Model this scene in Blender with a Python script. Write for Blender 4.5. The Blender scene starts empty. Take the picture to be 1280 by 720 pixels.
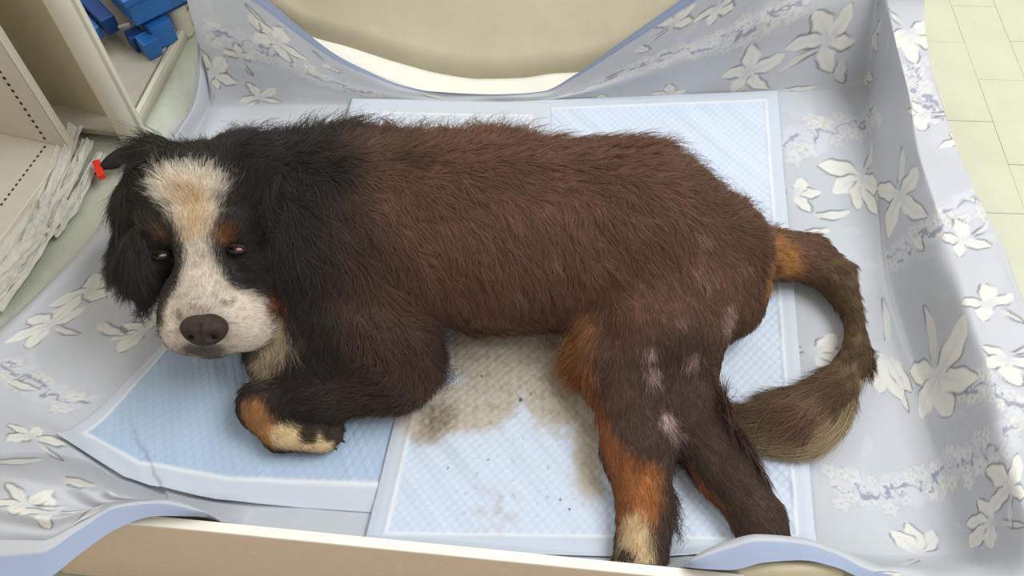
import bpy, bmesh, math, random
import numpy as np
from mathutils import Vector, Matrix
from mathutils.bvhtree import BVHTree
import openvdb

random.seed(7)
RNG = np.random.default_rng(11)
scene = bpy.context.scene
COL = scene.collection

# ------------------------------------------------------------------ camera
CAM_H, TILT, FPX = 1.35, math.radians(57.0), 1065.0
cam_data = bpy.data.cameras.new('camera')
cam_data.sensor_width = 36.0
cam_data.lens = FPX / 1280 * 36
cam_data.clip_start = 0.02
cam = bpy.data.objects.new('camera', cam_data)
cam.location = (0, 0, CAM_H)
cam.rotation_euler = (math.pi / 2 - TILT, 0, 0)
COL.objects.link(cam)
scene.camera = cam

# ------------------------------------------------------------------ world, lights, exposure
world = bpy.data.worlds.new('room_daylight')
scene.world = world
world.use_nodes = True
bg = world.node_tree.nodes['Background']
bg.inputs[0].default_value = (1.0, 0.91, 0.79, 1)
bg.inputs[1].default_value = 0.64


def area(name, loc, target, size, power, color):
    d = bpy.data.lights.new(name, 'AREA')
    d.shape = 'RECTANGLE'
    d.size, d.size_y = size
    d.energy = power
    d.color = color
    o = bpy.data.objects.new(name, d)
    o.location = loc
    o.rotation_euler = (Vector(target) - Vector(loc)).to_track_quat('-Z', 'Y').to_euler()
    COL.objects.link(o)
    return o


area('soft_area_light', (1.9, 1.0, 3.1), (0.1, 0.9, 0), (2.2, 1.6), 92, (0.91, 0.96, 1.0))  # key for the soft daylight from upper right, source unseen
area('soft_area_light', (-1.6, 2.2, 2.4), (-0.4, 0.8, 0), (1.4, 1.4), 20, (0.80, 0.90, 1.0))  # added cool fill that keeps the left side bluish, no window modelled
vs = scene.view_settings
vs.view_transform = 'Standard'
vs.look = 'None'
vs.gamma = 1
vs.use_curve_mapping = False
vs.exposure = 0.0

# ------------------------------------------------------------------ geometry helpers
CF = np.array([0, math.cos(TILT), -math.sin(TILT)])
CR = np.array([1.0, 0, 0])
CU = np.array([0, math.sin(TILT), math.cos(TILT)])
CP = np.array([0, 0, CAM_H])


def ray(px, py):
    return CF * FPX + CR * (px - 640) + CU * (360 - py)


def U(px, py, z=0.0):                     # photo measurement -> world point at height z
    d = ray(px, py)
    return CP + d * ((z - CAM_H) / d[2])


def UY(px, py, y):                        # ... on the vertical plane at depth y
    d = ray(px, py)
    return CP + d * (y / d[1])


def UD(px, py, depth):                    # ... at a distance along the view axis
    return CP + ray(px, py) * (depth / FPX)


def proj(p):
    v = np.asarray(p) - CP
    dep = v @ CF
    return 640 + FPX * (v @ CR) / dep, 360 - FPX * (v @ CU) / dep, dep


def srgb(r, g, b):
    f = lambda c: (c / 255 / 12.92) if c / 255 <= 0.04045 else ((c / 255 + 0.055) / 1.055) ** 2.4
    return np.array([f(r), f(g), f(b)])


def mesh_obj(name, verts, faces, mat, parent=None, smooth=True):
    me = bpy.data.meshes.new(name)
    me.from_pydata([tuple(v) for v in verts], [], faces)
    me.update()
    if smooth:
        me.polygons.foreach_set('use_smooth', [True] * len(me.polygons))
    if mat:
        me.materials.append(mat)
    o = bpy.data.objects.new(name, me)
    COL.objects.link(o)
    if parent:
        o.parent = parent
        o.matrix_parent_inverse = Matrix.Translation(parent.location).inverted() if not parent.parent else parent.matrix_world.inverted()
    return o


def bm_obj(name, bm, mat, parent=None, smooth=False):
    me = bpy.data.meshes.new(name)
    bm.normal_update()
    bm.to_mesh(me)
    bm.free()
    if smooth:
        me.polygons.foreach_set('use_smooth', [True] * len(me.polygons))
    if mat:
        me.materials.append(mat)
    o = bpy.data.objects.new(name, me)
    COL.objects.link(o)
    if parent:
        o.parent = parent
        o.matrix_parent_inverse = Matrix.Translation(parent.location).inverted()
    return o


def grid_obj(name, pos, mat, parent=None, color=None, flip=False):
    n, m = pos.shape[:2]
    me = bpy.data.meshes.new(name)
    idx = np.arange(n * m).reshape(n, m)
    q = np.stack([idx[:-1, :-1], idx[:-1, 1:], idx[1:, 1:], idx[1:, :-1]], -1).reshape(-1, 4)
    if flip:
        q = q[:, ::-1]
    me.vertices.add(n * m)
    me.vertices.foreach_set('co', pos.reshape(-1).astype(np.float32))
    me.loops.add(q.size)
    me.loops.foreach_set('vertex_index', q.reshape(-1).astype(np.int32))
    me.polygons.add(len(q))
    me.polygons.foreach_set('loop_start', np.arange(0, q.size, 4, dtype=np.int32))
    me.polygons.foreach_set('use_smooth', np.ones(len(q), dtype=bool))
    me.update(calc_edges=True)
    if color is not None:
        a = me.color_attributes.new('tint', 'FLOAT_COLOR', 'POINT')
        c = np.ones((n * m, 4), np.float32)
        c[:, :3] = color.reshape(-1, 3)
        a.data.foreach_set('color', c.reshape(-1))
    me.materials.append(mat)
    o = bpy.data.objects.new(name, me)
    COL.objects.link(o)
    if parent:
        o.parent = parent
        o.matrix_parent_inverse = Matrix.Translation(parent.location).inverted()
    return o


def bevel_box(bm, cx, cy, cz, sx, sy, sz, bev=0.003, rot=0.0, seg=2):
    r = bmesh.ops.create_cube(bm, size=1.0)
    vs_ = r['verts']
    bmesh.ops.scale(bm, vec=(sx, sy, sz), verts=vs_)
    if bev > 0:
        es = list({e for v in vs_ for e in v.link_edges})
        rr = bmesh.ops.bevel(bm, geom=es, offset=bev, segments=seg, affect='EDGES', profile=0.6)
        vs_ = list({v for f in rr['faces'] for v in f.verts} | {v for v in vs_ if v.is_valid})
    if rot:
        bmesh.ops.rotate(bm, cent=(0, 0, 0), matrix=Matrix.Rotation(rot, 3, 'Z'), verts=vs_)
    bmesh.ops.translate(bm, vec=(cx, cy, cz), verts=vs_)
    return vs_


def empty(name, loc, label, cat, group=None):
    o = bpy.data.objects.new(name, None)
    o.location = loc
    o.empty_display_size = 0.05
    COL.objects.link(o)
    o['label'] = label
    o['category'] = cat
    if group:
        o['group'] = group
    return o


def tag(o, label, cat, group=None):
    o['label'] = label
    o['category'] = cat
    if group:
        o['group'] = group
    return o


def noise2(x, y, scale, seed=0, octaves=4):
    r = np.random.default_rng(seed)
    out = np.zeros_like(x, dtype=float)
    amp, tot = 1.0, 0.0
    for k in range(octaves):
        s = scale * 2 ** k
        for _ in range(5):
            a = r.uniform(0, 2 * np.pi)
            f = s * r.uniform(0.6, 1.4)
            out += amp * np.sin((x * np.cos(a) + y * np.sin(a)) * f * 2 * np.pi + r.uniform(0, 6.28)) / 2.2
        tot += amp
        amp *= 0.5
    return out / tot


# ------------------------------------------------------------------ materials
def new_mat(name):
    m = bpy.data.materials.new(name)
    m.use_nodes = True
    nt = m.node_tree
    return m, nt, nt.nodes['Principled BSDF']


def plain(name, rgb, rough=0.6, var=0.06, nscale=12.0, bump=0.0, bscale=200.0, spec=0.3):
    m, nt, b = new_mat(name)
    c = srgb(*rgb)
    tc = nt.nodes.new('ShaderNodeTexCoord')
    nz = nt.nodes.new('ShaderNodeTexNoise')
    nz.inputs['Scale'].default_value = nscale
    nz.inputs['Detail'].default_value = 6
    nt.links.new(tc.outputs['Object'], nz.inputs['Vector'])
    rp = nt.nodes.new('ShaderNodeValToRGB')
    rp.color_ramp.elements[0].position = 0.3
    rp.color_ramp.elements[1].position = 0.7
    rp.color_ramp.elements[0].color = (*(c * (1 - var)), 1)
    rp.color_ramp.elements[1].color = (*np.minimum(c * (1 + var), 1), 1)
    nt.links.new(nz.outputs['Fac'], rp.inputs['Fac'])
    nt.links.new(rp.outputs['Color'], b.inputs['Base Color'])
    b.inputs['Roughness'].default_value = rough
    b.inputs['Specular IOR Level'].default_value = spec
    if bump > 0:
        n2 = nt.nodes.new('ShaderNodeTexNoise')
        n2.inputs['Scale'].default_value = bscale
        n2.inputs['Detail'].default_value = 3
        nt.links.new(tc.outputs['Object'], n2.inputs['Vector'])
        bp = nt.nodes.new('ShaderNodeBump')
        bp.inputs['Strength'].default_value = bump
        bp.inputs['Distance'].default_value = 0.002
        nt.links.new(n2.outputs['Fac'], bp.inputs['Height'])
        nt.links.new(bp.outputs['Normal'], b.inputs['Normal'])
    return m


M_SAGE = plain('sage_vinyl', (190, 195, 178), 0.5, 0.05, 60, 0.25, 350)
M_PLANK = plain('pale_floor_plank', (208, 209, 184), 0.45, 0.04, 9, 0.1, 200)  # yellower and brighter than the sage: stronger light here put into the colour
M_BEIGE = plain('beige_board', (226, 216, 190), 0.5, 0.03, 25, 0.15, 500)
M_TAN = plain('tan_board', (226, 202, 184), 0.6, 0.04, 120, 0.2, 500)
M_CREAM = plain('cream_edge', (245, 242, 230), 0.5, 0.03, 15)
M_SHELF = plain('shelf_laminate', (206, 200, 186), 0.5, 0.03, 30, 0.1, 400)
M_SHELF_EDGE = plain('shelf_edge', (216, 210, 192), 0.5, 0.03, 20)
M_SHELF_B = plain('shelf_yellowed', (200, 190, 160), 0.5, 0.04, 30)
M_POST = plain('post_paint', (208, 203, 186), 0.4, 0.03, 15, 0, 1, 0.5)
M_GREYSHELF = plain('grey_shelf', (172, 166, 152), 0.6, 0.05, 20)
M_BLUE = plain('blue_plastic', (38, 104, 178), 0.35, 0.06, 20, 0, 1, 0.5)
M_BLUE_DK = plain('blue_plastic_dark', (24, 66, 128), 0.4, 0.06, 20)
M_HOLE = plain('dark_hole', (48, 42, 36), 0.8)
M_STRAP = plain('black_webbing', (34, 32, 32), 0.7, 0.1, 80, 0.5, 500)
M_RED = plain('red_plastic', (232, 52, 34), 0.35, 0.03, 20, 0, 1, 0.5)
M_PEG = plain('grey_metal', (168, 168, 165), 0.3, 0.03)

# ------------------------------------------------------------------ floor
bm = bmesh.new()
bevel_box(bm, 0, 1.4, -0.03, 6, 5, 0.05, 0)
floor = bm_obj('floor', bm, M_SAGE)
floor['kind'] = 'structure'
# pale planks to the right of the bed, laid away from the camera
bm = bmesh.new()
PW, PL = 0.106, 0.252
bevel_box(bm, 0, 0, 0, PW - 0.0006, PL - 0.0006, 0.005, 0.0006, seg=1)
pl_me = None
for i in range(8):
    for j in range(9):
        x = 0.815 + i * PW + 0.5 * PW
        y = 0.25 + j * PL + (0.5 * PL if i % 2 else 0.0) + 0.05
        if pl_me is None:
            o = bm_obj('plank', bm, M_PLANK, floor)
            pl_me = o.data
        else:
            o = bpy.data.objects.new('plank', pl_me)
            COL.objects.link(o)
            o.parent = floor
        o.matrix_parent_inverse = Matrix.Identity(4)
        o.location = (x + 0.045 * (y - 1.0) * 1.0, y, -0.0025 + random.uniform(-0.0004, 0.0004))
        o.rotation_euler = (0, 0, -0.045)


# ------------------------------------------------------------------ sheet surface
def pchip(xk, yk, x):
    xk = np.asarray(xk, float)
    yk = np.asarray(yk, float)
    if yk.ndim == 1:
        yk = yk[:, None]
    h = np.diff(xk)[:, None]
    d = np.diff(yk, axis=0) / h
    m = np.zeros_like(yk)
    s = d[:-1] * d[1:]
    w1 = 2 * h[1:] + h[:-1]
    w2 = h[1:] + 2 * h[:-1]
    with np.errstate(divide='ignore', invalid='ignore'):
        hm = (w1 + w2) / (w1 / d[:-1] + w2 / d[1:])
    m[1:-1] = np.where(s > 0, hm, 0)
    m[0], m[-1] = d[0], d[-1]
    i = np.clip(np.searchsorted(xk, x) - 1, 0, len(xk) - 2)
    t = ((x - xk[i]) / (xk[i + 1] - xk[i]))[:, None]
    hh = h[i]
    return ((2 * t ** 3 - 3 * t ** 2 + 1) * yk[i] + (t ** 3 - 2 * t ** 2 + t) * hh * m[i]
            + (-2 * t ** 3 + 3 * t ** 2) * yk[i + 1] + (t ** 3 - t ** 2) * hh * m[i + 1])


BZ = 0.32
B1, B2 = U(165, 642, BZ), U(930, 718, BZ)          # inner top edge of the near board
bdir = (B2 - B1) / np.linalg.norm(B2 - B1)


def board_y(x):
    return B1[1] + (x - B1[0]) * (B2[1] - B1[1]) / (B2[0] - B1[0])


Z0 = 0.010
W = lambda *p: np.array(p, float)
rows = []     # (v, [(u, point)...])
HZ = BZ + .016
rows.append((0.12, [(-1.05, U(-150, 730, .28)), (-.86, U(-60, 760, .31)), (-.70, U(58, 724, HZ - .004)), (-.63, U(100, 692, HZ - .002)), (-.57, U(146, 661, HZ)),
                    (-.50, U(190, 646, HZ)), (-.42, U(245, 646, HZ - .008)), (-.33, W(-.36, board_y(-.36) + .014, .27)), (0, W(0, board_y(0) + .014, .25)),
                    (.22, W(.20, board_y(.20) + .014, .27)), (.28, U(862, 710, HZ - .004)), (.33, U(915, 713, HZ + .012)), (.38, U(955, 704, HZ + .018)), (.43, U(1000, 701, HZ + .018)),
                    (.49, U(1040, 708, HZ + .012)), (.56, U(1085, 726, HZ - .004)), (.68, U(1150, 745, .29)), (.80, U(1250, 765, .27)), (.94, U(1340, 745, .24)), (1.01, U(1400, 740, .24)), (1.2, U(1440, 760, .10))]))
rows.append((0.17, [(-1.05, U(-150, 690, .26)), (-.86, U(-70, 700, .31)), (-.70, U(50, 690, HZ)), (-.63, U(102, 660, HZ + .003)), (-.57, U(148, 634, HZ + .006)),
                    (-.50, U(200, 629, HZ + .006)), (-.42, U(255, 640, HZ - .002)), (-.33, W(-.36, board_y(-.36) + .018, .20)), (0, W(0, board_y(0) + .018, .18)),
                    (.22, W(.20, board_y(.20) + .018, .20)), (.28, U(862, 702, HZ)), (.33, U(908, 686, HZ + .016)), (.38, U(950, 676, HZ + .024)), (.43, U(1000, 679, HZ + .022)),
                    (.49, U(1042, 691, HZ + .014)), (.56, U(1095, 714, HZ - .002)), (.68, U(1160, 726, .28)), (.80, U(1250, 740, .26)), (.94, U(1330, 718, .23)), (1.01, U(1390, 712, .23)), (1.2, U(1430, 730, .10))]))
rows.append((0.34, [(-1.05, U(-180, 600, .08)), (-.86, U(-70, 604, .26)), (-.70, U(62, 606, HZ)), (-.60, U(138, 619, HZ)), (-.49, U(215, 634, .25)), (-.40, W(-.42, .415, .03)), (-.2, W(-.2, .41, Z0)),
                    (.2, W(.20, .385, Z0)), (.42, W(.42, .385, .02)), (.6, W(.60, .37, .03)), (.74, W(.70, .37, .04)), (.94, U(1290, 650, .18)), (1.01, U(1362, 648, .18)), (1.2, U(1362, 648, .18) + W(.06, 0, -.16))]))
rows.append((0.43, [(-1.05, U(-170, 570, .004)), (-.86, U(-70, 565, .08)), (-.70, U(72, 566, .05)), (-.60, U(150, 596, .028)), (-.49, W(-.50, .47, Z0)), (-.2, W(-.2, .46, Z0)), (.22, W(.22, .45, Z0)), (.6, W(.60, .43, Z0)), (.74, W(.705, .43, Z0)), (.94, U(1276, 595, .15)), (1.01, U(1345, 593, .15)), (1.2, U(1345, 593, .15) + W(.065, 0, -.14))]))
rows.append((0.60, [(-1.05, U(-150, 480, .003)), (-.86, U(-70, 490, .06)), (-.70, U(40, 500, .03)), (-.4, W(-.4, .60, Z0)), (0, W(0, .6, Z0)), (.4, W(.4, .6, Z0)), (.74, W(.700, .575, Z0)),
                    (.94, U(1243, 480, .15)), (1.01, U(1306, 478, .15)), (1.2, U(1306, 478, .15) + W(.07, 0, -.14))]))
rows.append((0.85, [(-1.05, U(-22, 425, .003)), (-.86, U(5, 418, .045)), (-.70, U(100, 400, Z0)), (-.4, W(-.4, .85, Z0)), (0, W(0, .85, Z0)), (.4, W(.4, .85, Z0)), (.74, W(.702, .82, Z0)),
                    (.94, U(1200, 340, .155)), (1.01, U(1256, 332, .155)), (1.2, U(1256, 332, .155) + W(.06, 0, -.14))]))
rows.append((1.10, [(-1.05, U(112, 300, .003)), (-.86, U(128, 290, .045)), (-.70, U(195, 280, Z0)), (-.4, W(-.4, 1.1, Z0)), (0, W(0, 1.1, Z0)), (.4, W(.4, 1.1, Z0)), (.74, W(.735, 1.09, Z0)),
                    (.94, U(1156, 215, .16)), (1.01, U(1203, 205, .16)), (1.2, U(1203, 205, .16) + W(.012, 0, -.15))]))
rows.append((1.37, [(-1.05, U(228, 150, .0)), (-.86, U(238, 143, .05)), (-.70, U(258, 140, Z0)), (-.4, W(-.4, 1.34, Z0)), (0, W(0, 1.345, Z0)), (.3, W(.3, 1.36, Z0)), (.55, W(.55, 1.38, Z0)), (.74, W(.775, 1.38, Z0 + .01)),
                    (.94, U(1131, 100, .18)), (1.01, U(1167, 95, .18)), (1.2, U(1167, 95, .18) + W(.005, 0, -.17))]))
hem = [(210, -95), (270, -50), (330, -4), (375, 34), (420, 68), (460, 89), (500, 106), (540, 117), (580, 122.5), (620, 124.5), (650, 123), (680, 113), (720, 92), (780, 50), (850, 0), (915, -50), (985, -110)]
top_k, mid_k = [], []
YW = 1.362
for px, py in hem:
    p = UY(px, py, YW + 0.055 * min(abs(px - 615) / 300, 1.3) ** 1.3)
    p[2] = max(p[2], 0.026)
    top_k.append((p[0], p))
    base_y = 1.343 + .03 * (p[0] + .4)
    m_ = W(p[0], base_y + (p[1] - base_y) * .45, Z0 + (p[2] - Z0) * .5)
    mid_k.append((p[0], m_))
L = [(-1.05, UY(250, -110, 1.43)), (-.86, UY(253, -110, 1.435)), (-.74, UY(257, -108, 1.44))]
Lm = [(-1.05, UY(247, 30, 1.405)), (-.86, UY(252, 40, 1.405)), (-.74, UY(257, 40, 1.405))]
R = [(.74, UY(1098, -150, 1.46)), (.94, UY(1106, -120, 1.44)), (1.01, UY(1152, -110, 1.44)), (1.2, UY(1152, -110, 1.44) + W(.01, 0, -.3))]
Rm = [(.74, UY(1093, 0, 1.43)), (.94, UY(1113, 0, 1.41)), (1.01, UY(1156, 0, 1.41)), (1.2, UY(1156, 0, 1.41) + W(.005, 0, -.2))]
tk = L + [k for k in top_k if -.70 < k[0] < .66] + R
mk = Lm + [k for k in mid_k if -.70 < k[0] < .66] + Rm
rows.append((1.56, mk))
rows.append((1.72, tk))

NU, NV = 800, 600
ug = np.linspace(-1.05, 1.2, NU)
vg = np.linspace(0.12, 1.72, NV)
dense = np.stack([pchip([k[0] for k in ks], np.array([k[1] for k in ks]), ug) for _, ks in rows])   # rows x NU x 3
S = pchip([v for v, _ in rows], dense.reshape(len(rows), -1), vg).reshape(NV, NU, 3)
UU, VV = np.meshgrid(ug, vg)
# soft cloth wrinkles
wr = 0.0022 * noise2(UU, VV, 1.6, 3, 3)
wallmask = np.clip((UU - .70) / .1, 0, 1) + np.clip((VV - 1.38) / .1, 0, 1) + np.clip((-.66 - UU) / .1, 0, 1)
wr += 0.004 * np.clip(wallmask, 0, 1) * noise2(UU * 1.5, VV * .6, 2.2, 5, 2)
# folds fanning out of the near left corner, and along the right wall ridge
dx, dy = UU + .50, VV - .20
rad, ang = np.hypot(dx, dy), np.arctan2(dy, dx)
cf = np.exp(-((rad - .22) / .16) ** 2) * (np.sin(ang * 9.0 + 1.0) ** 3) * (ang > 1.75) * (ang < 3.4)
wr += 0.013 * cf
wr += np.exp(-((UU - 1.0) / .08) ** 2) * (.007 * np.sin(VV * 21 + 3 * np.sin(VV * 6)) + .006 * noise2(UU * 1.2, VV, 4.5, 15, 2)) * np.clip((1.35 - VV) * 5, 0.2, 1)
wr += 0.006 * np.exp(-((UU - .77 - .05 * np.sin(VV * 5)) / .02) ** 2) * np.clip((VV - .3) * 4, 0, 1)
# diagonal tension fold rising to the far right corner
dd = (VV - 1.47) - .16 * (UU - .1)
wr += 0.010 * np.exp(-(dd / .03) ** 2) * np.clip((UU - .05) / .2, 0, 1) * np.clip((.8 - UU) / .2, 0, 1)
S[:, :, 2] += wr
S[:, :, 1] -= 0.7 * wr * np.clip((VV - 1.38) / .1, 0, 1)
S[:, :, 0] -= 0.9 * wr * np.clip((UU - .78) / .1, 0, 1)
S[:, :, 2] = np.maximum(S[:, :, 2], 0.0035)
SPX, SPY, SPD = proj(S)


def sheet_uv(px, py):
    d2 = (SPX - px) ** 2 + (SPY - py) ** 2
    near = d2 < 16
    if near.any():
        dep = np.where(near, SPD, 9)
        m_ = dep.min()
        d2 = np.where(near & (SPD < m_ + .04), d2, 1e9)
    i = np.unravel_index(np.argmin(d2), d2.shape)
    return UU[i], VV[i]


# printed pattern (carried as a colour attribute)
C_BASE = srgb(194, 198, 204)
C_PALE = srgb(208, 212, 218)
C_WHITE = srgb(228, 226, 218)
C_LINE = srgb(98, 102, 110)
C_VINE = srgb(148, 152, 170)
C_HEM = srgb(160, 173, 200)
tint = np.empty((NV, NU, 3))
nb = noise2(UU, VV, 3, 21, 4)
tint[:] = C_BASE * (1 + 0.05 * nb[..., None])


def blend(mask, colr):
    global tint
    mk_ = np.clip(mask, 0, 1)[..., None]
    tint = tint * (1 - mk_) + colr * mk_


def band(p, q, width, seed):
    (u0, v0), (u1, v1) = sheet_uv(*p), sheet_uv(*q)
    draw_band(u0, v0, u1, v1, width, seed)


def draw_band(u0, v0, u1, v1, width, seed):
    du, dv = u1 - u0, v1 - v0
    ln = math.hypot(du, dv)
    s = ((UU - u0) * du + (VV - v0) * dv) / ln
    t = ((UU - u0) * -dv + (VV - v0) * du) / ln
    on = (s > 0) & (s < ln)
    t2 = t + .012 * np.sin(s * 18 + seed)
    nz = noise2(UU, VV, 18, seed, 3)
    edge = width * (1 + .35 * nz)
    blend(on * np.clip((edge - np.abs(t2)) / .010, 0, 1) * .55, C_PALE * 1.03)
    # small blossoms
    r = np.random.default_rng(seed)
    for k in range(int(ln / .010)):
        cs, ct = r.uniform(0, ln), r.choice([-1, 1]) * width * r.uniform(.20, .95)
        cu_, cv_ = u0 + (cs * du - ct * dv) / ln, v0 + (cs * dv + ct * du) / ln
        i0, i1 = np.searchsorted(ug, [cu_ - .04, cu_ + .04])
        j0, j1 = np.searchsorted(vg, [cv_ - .04, cv_ + .04])
        if i1 - i0 < 2 or j1 - j0 < 2:
            continue
        win = (slice(j0, j1), slice(i0, i1))
        s_w, t_w = s[win] - cs, t2[win] - ct
        d = np.hypot(s_w, t_w)
        a = np.arctan2(t_w, s_w)
        rr = .0125 * r.uniform(.7, 1.4) * (1 + .22 * np.sin(5 * a + r.uniform(0, 6)) + .10 * np.sin(9 * a))
        for m_, c_ in (((d < rr) * .42, C_WHITE * .96), (np.exp(-((d - rr) / .0018) ** 2) * .22, C_VINE), ((d < .0030) * .35, C_VINE)):
            m_ = m_[..., None]
            tint[win] = tint[win] * (1 - m_) + c_ * m_
    v1_ = t2 - .012 * np.sin(s * 60 + 3 * nz)
    blend(on * np.clip((.005 + .004 * nz - np.abs(v1_)) / .003, 0, 1) * .9, C_VINE)


def petal(u0, v0, ang, ln, wd, line_side=0.0, point=1.0, fill=0.95):
    ca, sa = math.cos(ang), math.sin(ang)
    i0, i1 = np.searchsorted(ug, [u0 - ln * 1.2, u0 + ln * 1.2])
    j0, j1 = np.searchsorted(vg, [v0 - ln * 1.2, v0 + ln * 1.2])
    if i1 - i0 < 2 or j1 - j0 < 2:
        return
    win = (slice(j0, j1), slice(i0, i1))
    x, y = UU[win] - u0, VV[win] - v0

    def blend(mask, colr):
        mk_ = np.clip(mask, 0, 1)[..., None]
        tint[win] = tint[win] * (1 - mk_) + colr * mk_
    s = (x * ca + y * sa) / ln
    t = -x * sa + y * ca
    t = t + .10 * ln * np.sin(s * 2.6)
    sc = np.clip(s, 0.001, 1)
    w = wd * np.sin(np.pi * sc ** 1.05) ** (.55) * (1 + .10 * np.sin(s * 15 + ang * 3)) * (1 - .25 * sc * point)
    d = w - np.abs(t)
    inside = np.clip(d / .0025, 0, 1) * (s > 0) * (s < 1)
    blend(inside * fill * (0.55 + .45 * np.clip(s * 3, 0, 1)), C_WHITE)
    blend(inside * .16 * np.exp(-(t / .0035) ** 2) * np.clip(1 - s, 0, 1), C_LINE)
    ol = np.exp(-((np.abs(t) - w) / .0019) ** 2) * (s > .12) * (s < 1.0)
    keep = np.clip(.7 + 1.0 * np.sin(s * 4 + ang * 2) + line_side * np.sign(t), 0, 1)
    blend(ol * keep * .9, C_LINE)


def flower(px, py, ang, size, n=5, spread=2.6, seed=0):
    u0, v0 = sheet_uv(px, py)
    size = size * .88
    r = np.random.default_rng(seed + int(px) * 7 + int(py))
    # narrow leaf behind
    petal(u0 - .2 * size * math.cos(ang), v0 - .2 * size * math.sin(ang), ang + math.pi + r.uniform(-.6, .6), size * 1.1, size * .12, .4, 1, .7)
    for k in range(n):
        a = ang + (k / (n - 1) - .5) * spread * 1.15 + r.uniform(-.12, .12)
        petal(u0, v0, a, size * r.uniform(.75, 1.15), size * r.uniform(.24, .33), r.uniform(-.6, .6))
    blend(np.exp(-(np.hypot(UU - u0, VV - v0) / (size * .22)) ** 2) * .5, C_PALE)


def leaf(px, py, ang, ln, wd=.012):
    u0, v0 = sheet_uv(px, py)
    petal(u0 - math.cos(ang) * ln / 2, v0 - math.sin(ang) * ln / 2, ang, ln, wd, .5, 1, .8)


PI = math.pi
# ghost leaves printed pale under the flowers
gr = np.random.default_rng(5)
for k in range(120):
    u0, v0, a, l_ = gr.uniform(-1, 1.15), gr.uniform(.15, 1.7), gr.uniform(0, 6.28), gr.uniform(.05, .10)
    ca, sa = math.cos(a), math.sin(a)
    s = ((UU - u0) * ca + (VV - v0) * sa) / l_
    t = -(UU - u0) * sa + (VV - v0) * ca + .1 * l_ * np.sin(s * 3)
    blend(np.clip((.010 * np.sin(np.pi * np.clip(s, 0, 1)) - np.abs(t)) / .003, 0, 1) * .35, C_PALE)

band((1042, 612), (1200, 580), .034, 31)
band((1200, 580), (1275, 540), .034, 32)
band((700, 118), (1010, 12), .030, 33)
band((262, 40), (480, 118), .032, 34)
band((985, 190), (1095, 130), .034, 35)
band((-10, 455), (108, 505), .036, 36)
band((1110, 330), (1230, 250), .030, 37)
band((1140, 80), (1180, 150), .026, 38)
band((1180, 470), (1290, 520), .028, 39)

flower(1035, 50, 1.1, .075, 5, 4.0, 1)
flower(935, 90, 1.9, .075, 5, 4.6, 2)
flower(835, 118, 1.6, .062, 5, 4.2, 3)
flower(748, 125, 1.4, .058, 5, 4.2, 4)
flower(843, 28, 1.0, .055, 4, 2.8, 5)
flower(900, 8, -1.2, .05, 4, 3.0, 6)
flower(1085, 90, -1.6, .06, 3, 1.6, 7)
flower(1078, 225, -1.8, .1, 5, 3.0, 8)
flower(995, 240, 0.1, .055, 3, 2.0, 9)
flower(1125, 245, -1.5, .105, 4, 3.6, 10)
flower(1020, 440, 0.0, .075, 3, 1.6, 11)
flower(1110, 445, -1.7, .105, 4, 1.4, 12)
flower(1172, 470, -1.5, .125, 5, 3.6, 13)
flower(1148, 690, 1.5, .09, 3, 1.1, 14)
flower(1240, 655, 3.0, .085, 4, 2.2, 15)
flower(1095, 40, -1.0, .05, 3, 2.4, 16)
flower(1140, 40, -1.0, .07, 4, 2.6, 17)
flower(1150, 145, 3.4, .06, 4, 2.6, 18)
flower(1205, 300, -2.6, .055, 4, 3.6, 19)
flower(1235, 380, 2.4, .055, 4, 3.6, 20)
flower(1262, 610, 1.6, .075, 4, 3.4, 21)
flower(1260, 450, -2.0, .06, 4, 3.4, 22)
flower(345, 50, -1.2, .062, 5, 4.4, 23)
flower(268, 90, 1.0, .055, 5, 4.6, 24)
flower(325, 122, 1.6, .05, 4, 3.4, 25)
flower(412, 82, -1.0, .035, 3, 1.4, 26)
flower(110, 365, 1.0, .085, 5, 4.4, 27)
flower(62, 405, 2.6, .085, 5, 3.6, 28)
flower(180, 415, 3.0, .055, 4, 2.6, 29)
flower(40, 545, 1.6, .055, 4, 3.0, 30)
flower(60, 640, 3.5, .06, 3, 2.6, 31)
flower(30, 630, 2.8, .055, 4, 3.0, 32)
flower(1215, 170, -2.0, .05, 4, 3.6, 33)
flower(300, 70, 1.8, .04, 3, 2.6, 34)
flower(255, 22, 1.3, .05, 4, 3.6, 35)
for px, py, a, l_ in ((1040, 265, .25, .075), (1020, 288, .3, .05), (1055, 90, -1.4, .06), (805, 60, -.9, .05), (320, 28, -1.3, .04), (1130, 490, -1.5, .08), (1000, 110, .3, .05),
                      (140, 410, -.7, .07), (30, 480, -.4, .07), (20, 575, .1, .08), (110, 640, .5, .09), (1110, 716, .3, .06), (100, 600, .2, .06), (1150, 300, -1.4, .05), (1210, 240, 1.0, .04)):
    leaf(px, py, a, l_)
# woven thread variation and the plain blue hem
tint *= (1 + 0.02 * np.sin(UU * 2200))[..., None]
hemm = np.clip((VV - 1.680) / .004, 0, 1) * (UU < .74)
hemm = np.maximum(hemm, np.clip((.17 - VV) / .004, 0, 1) * (UU < .60))
hemm = np.maximum(hemm, np.clip((UU - 1.10) / .004, 0, 1))
blend(hemm, C_HEM)
for k in (1.690, 1.712):
    blend((np.abs(VV - k) < .0012) * .25, C_LINE)


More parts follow.
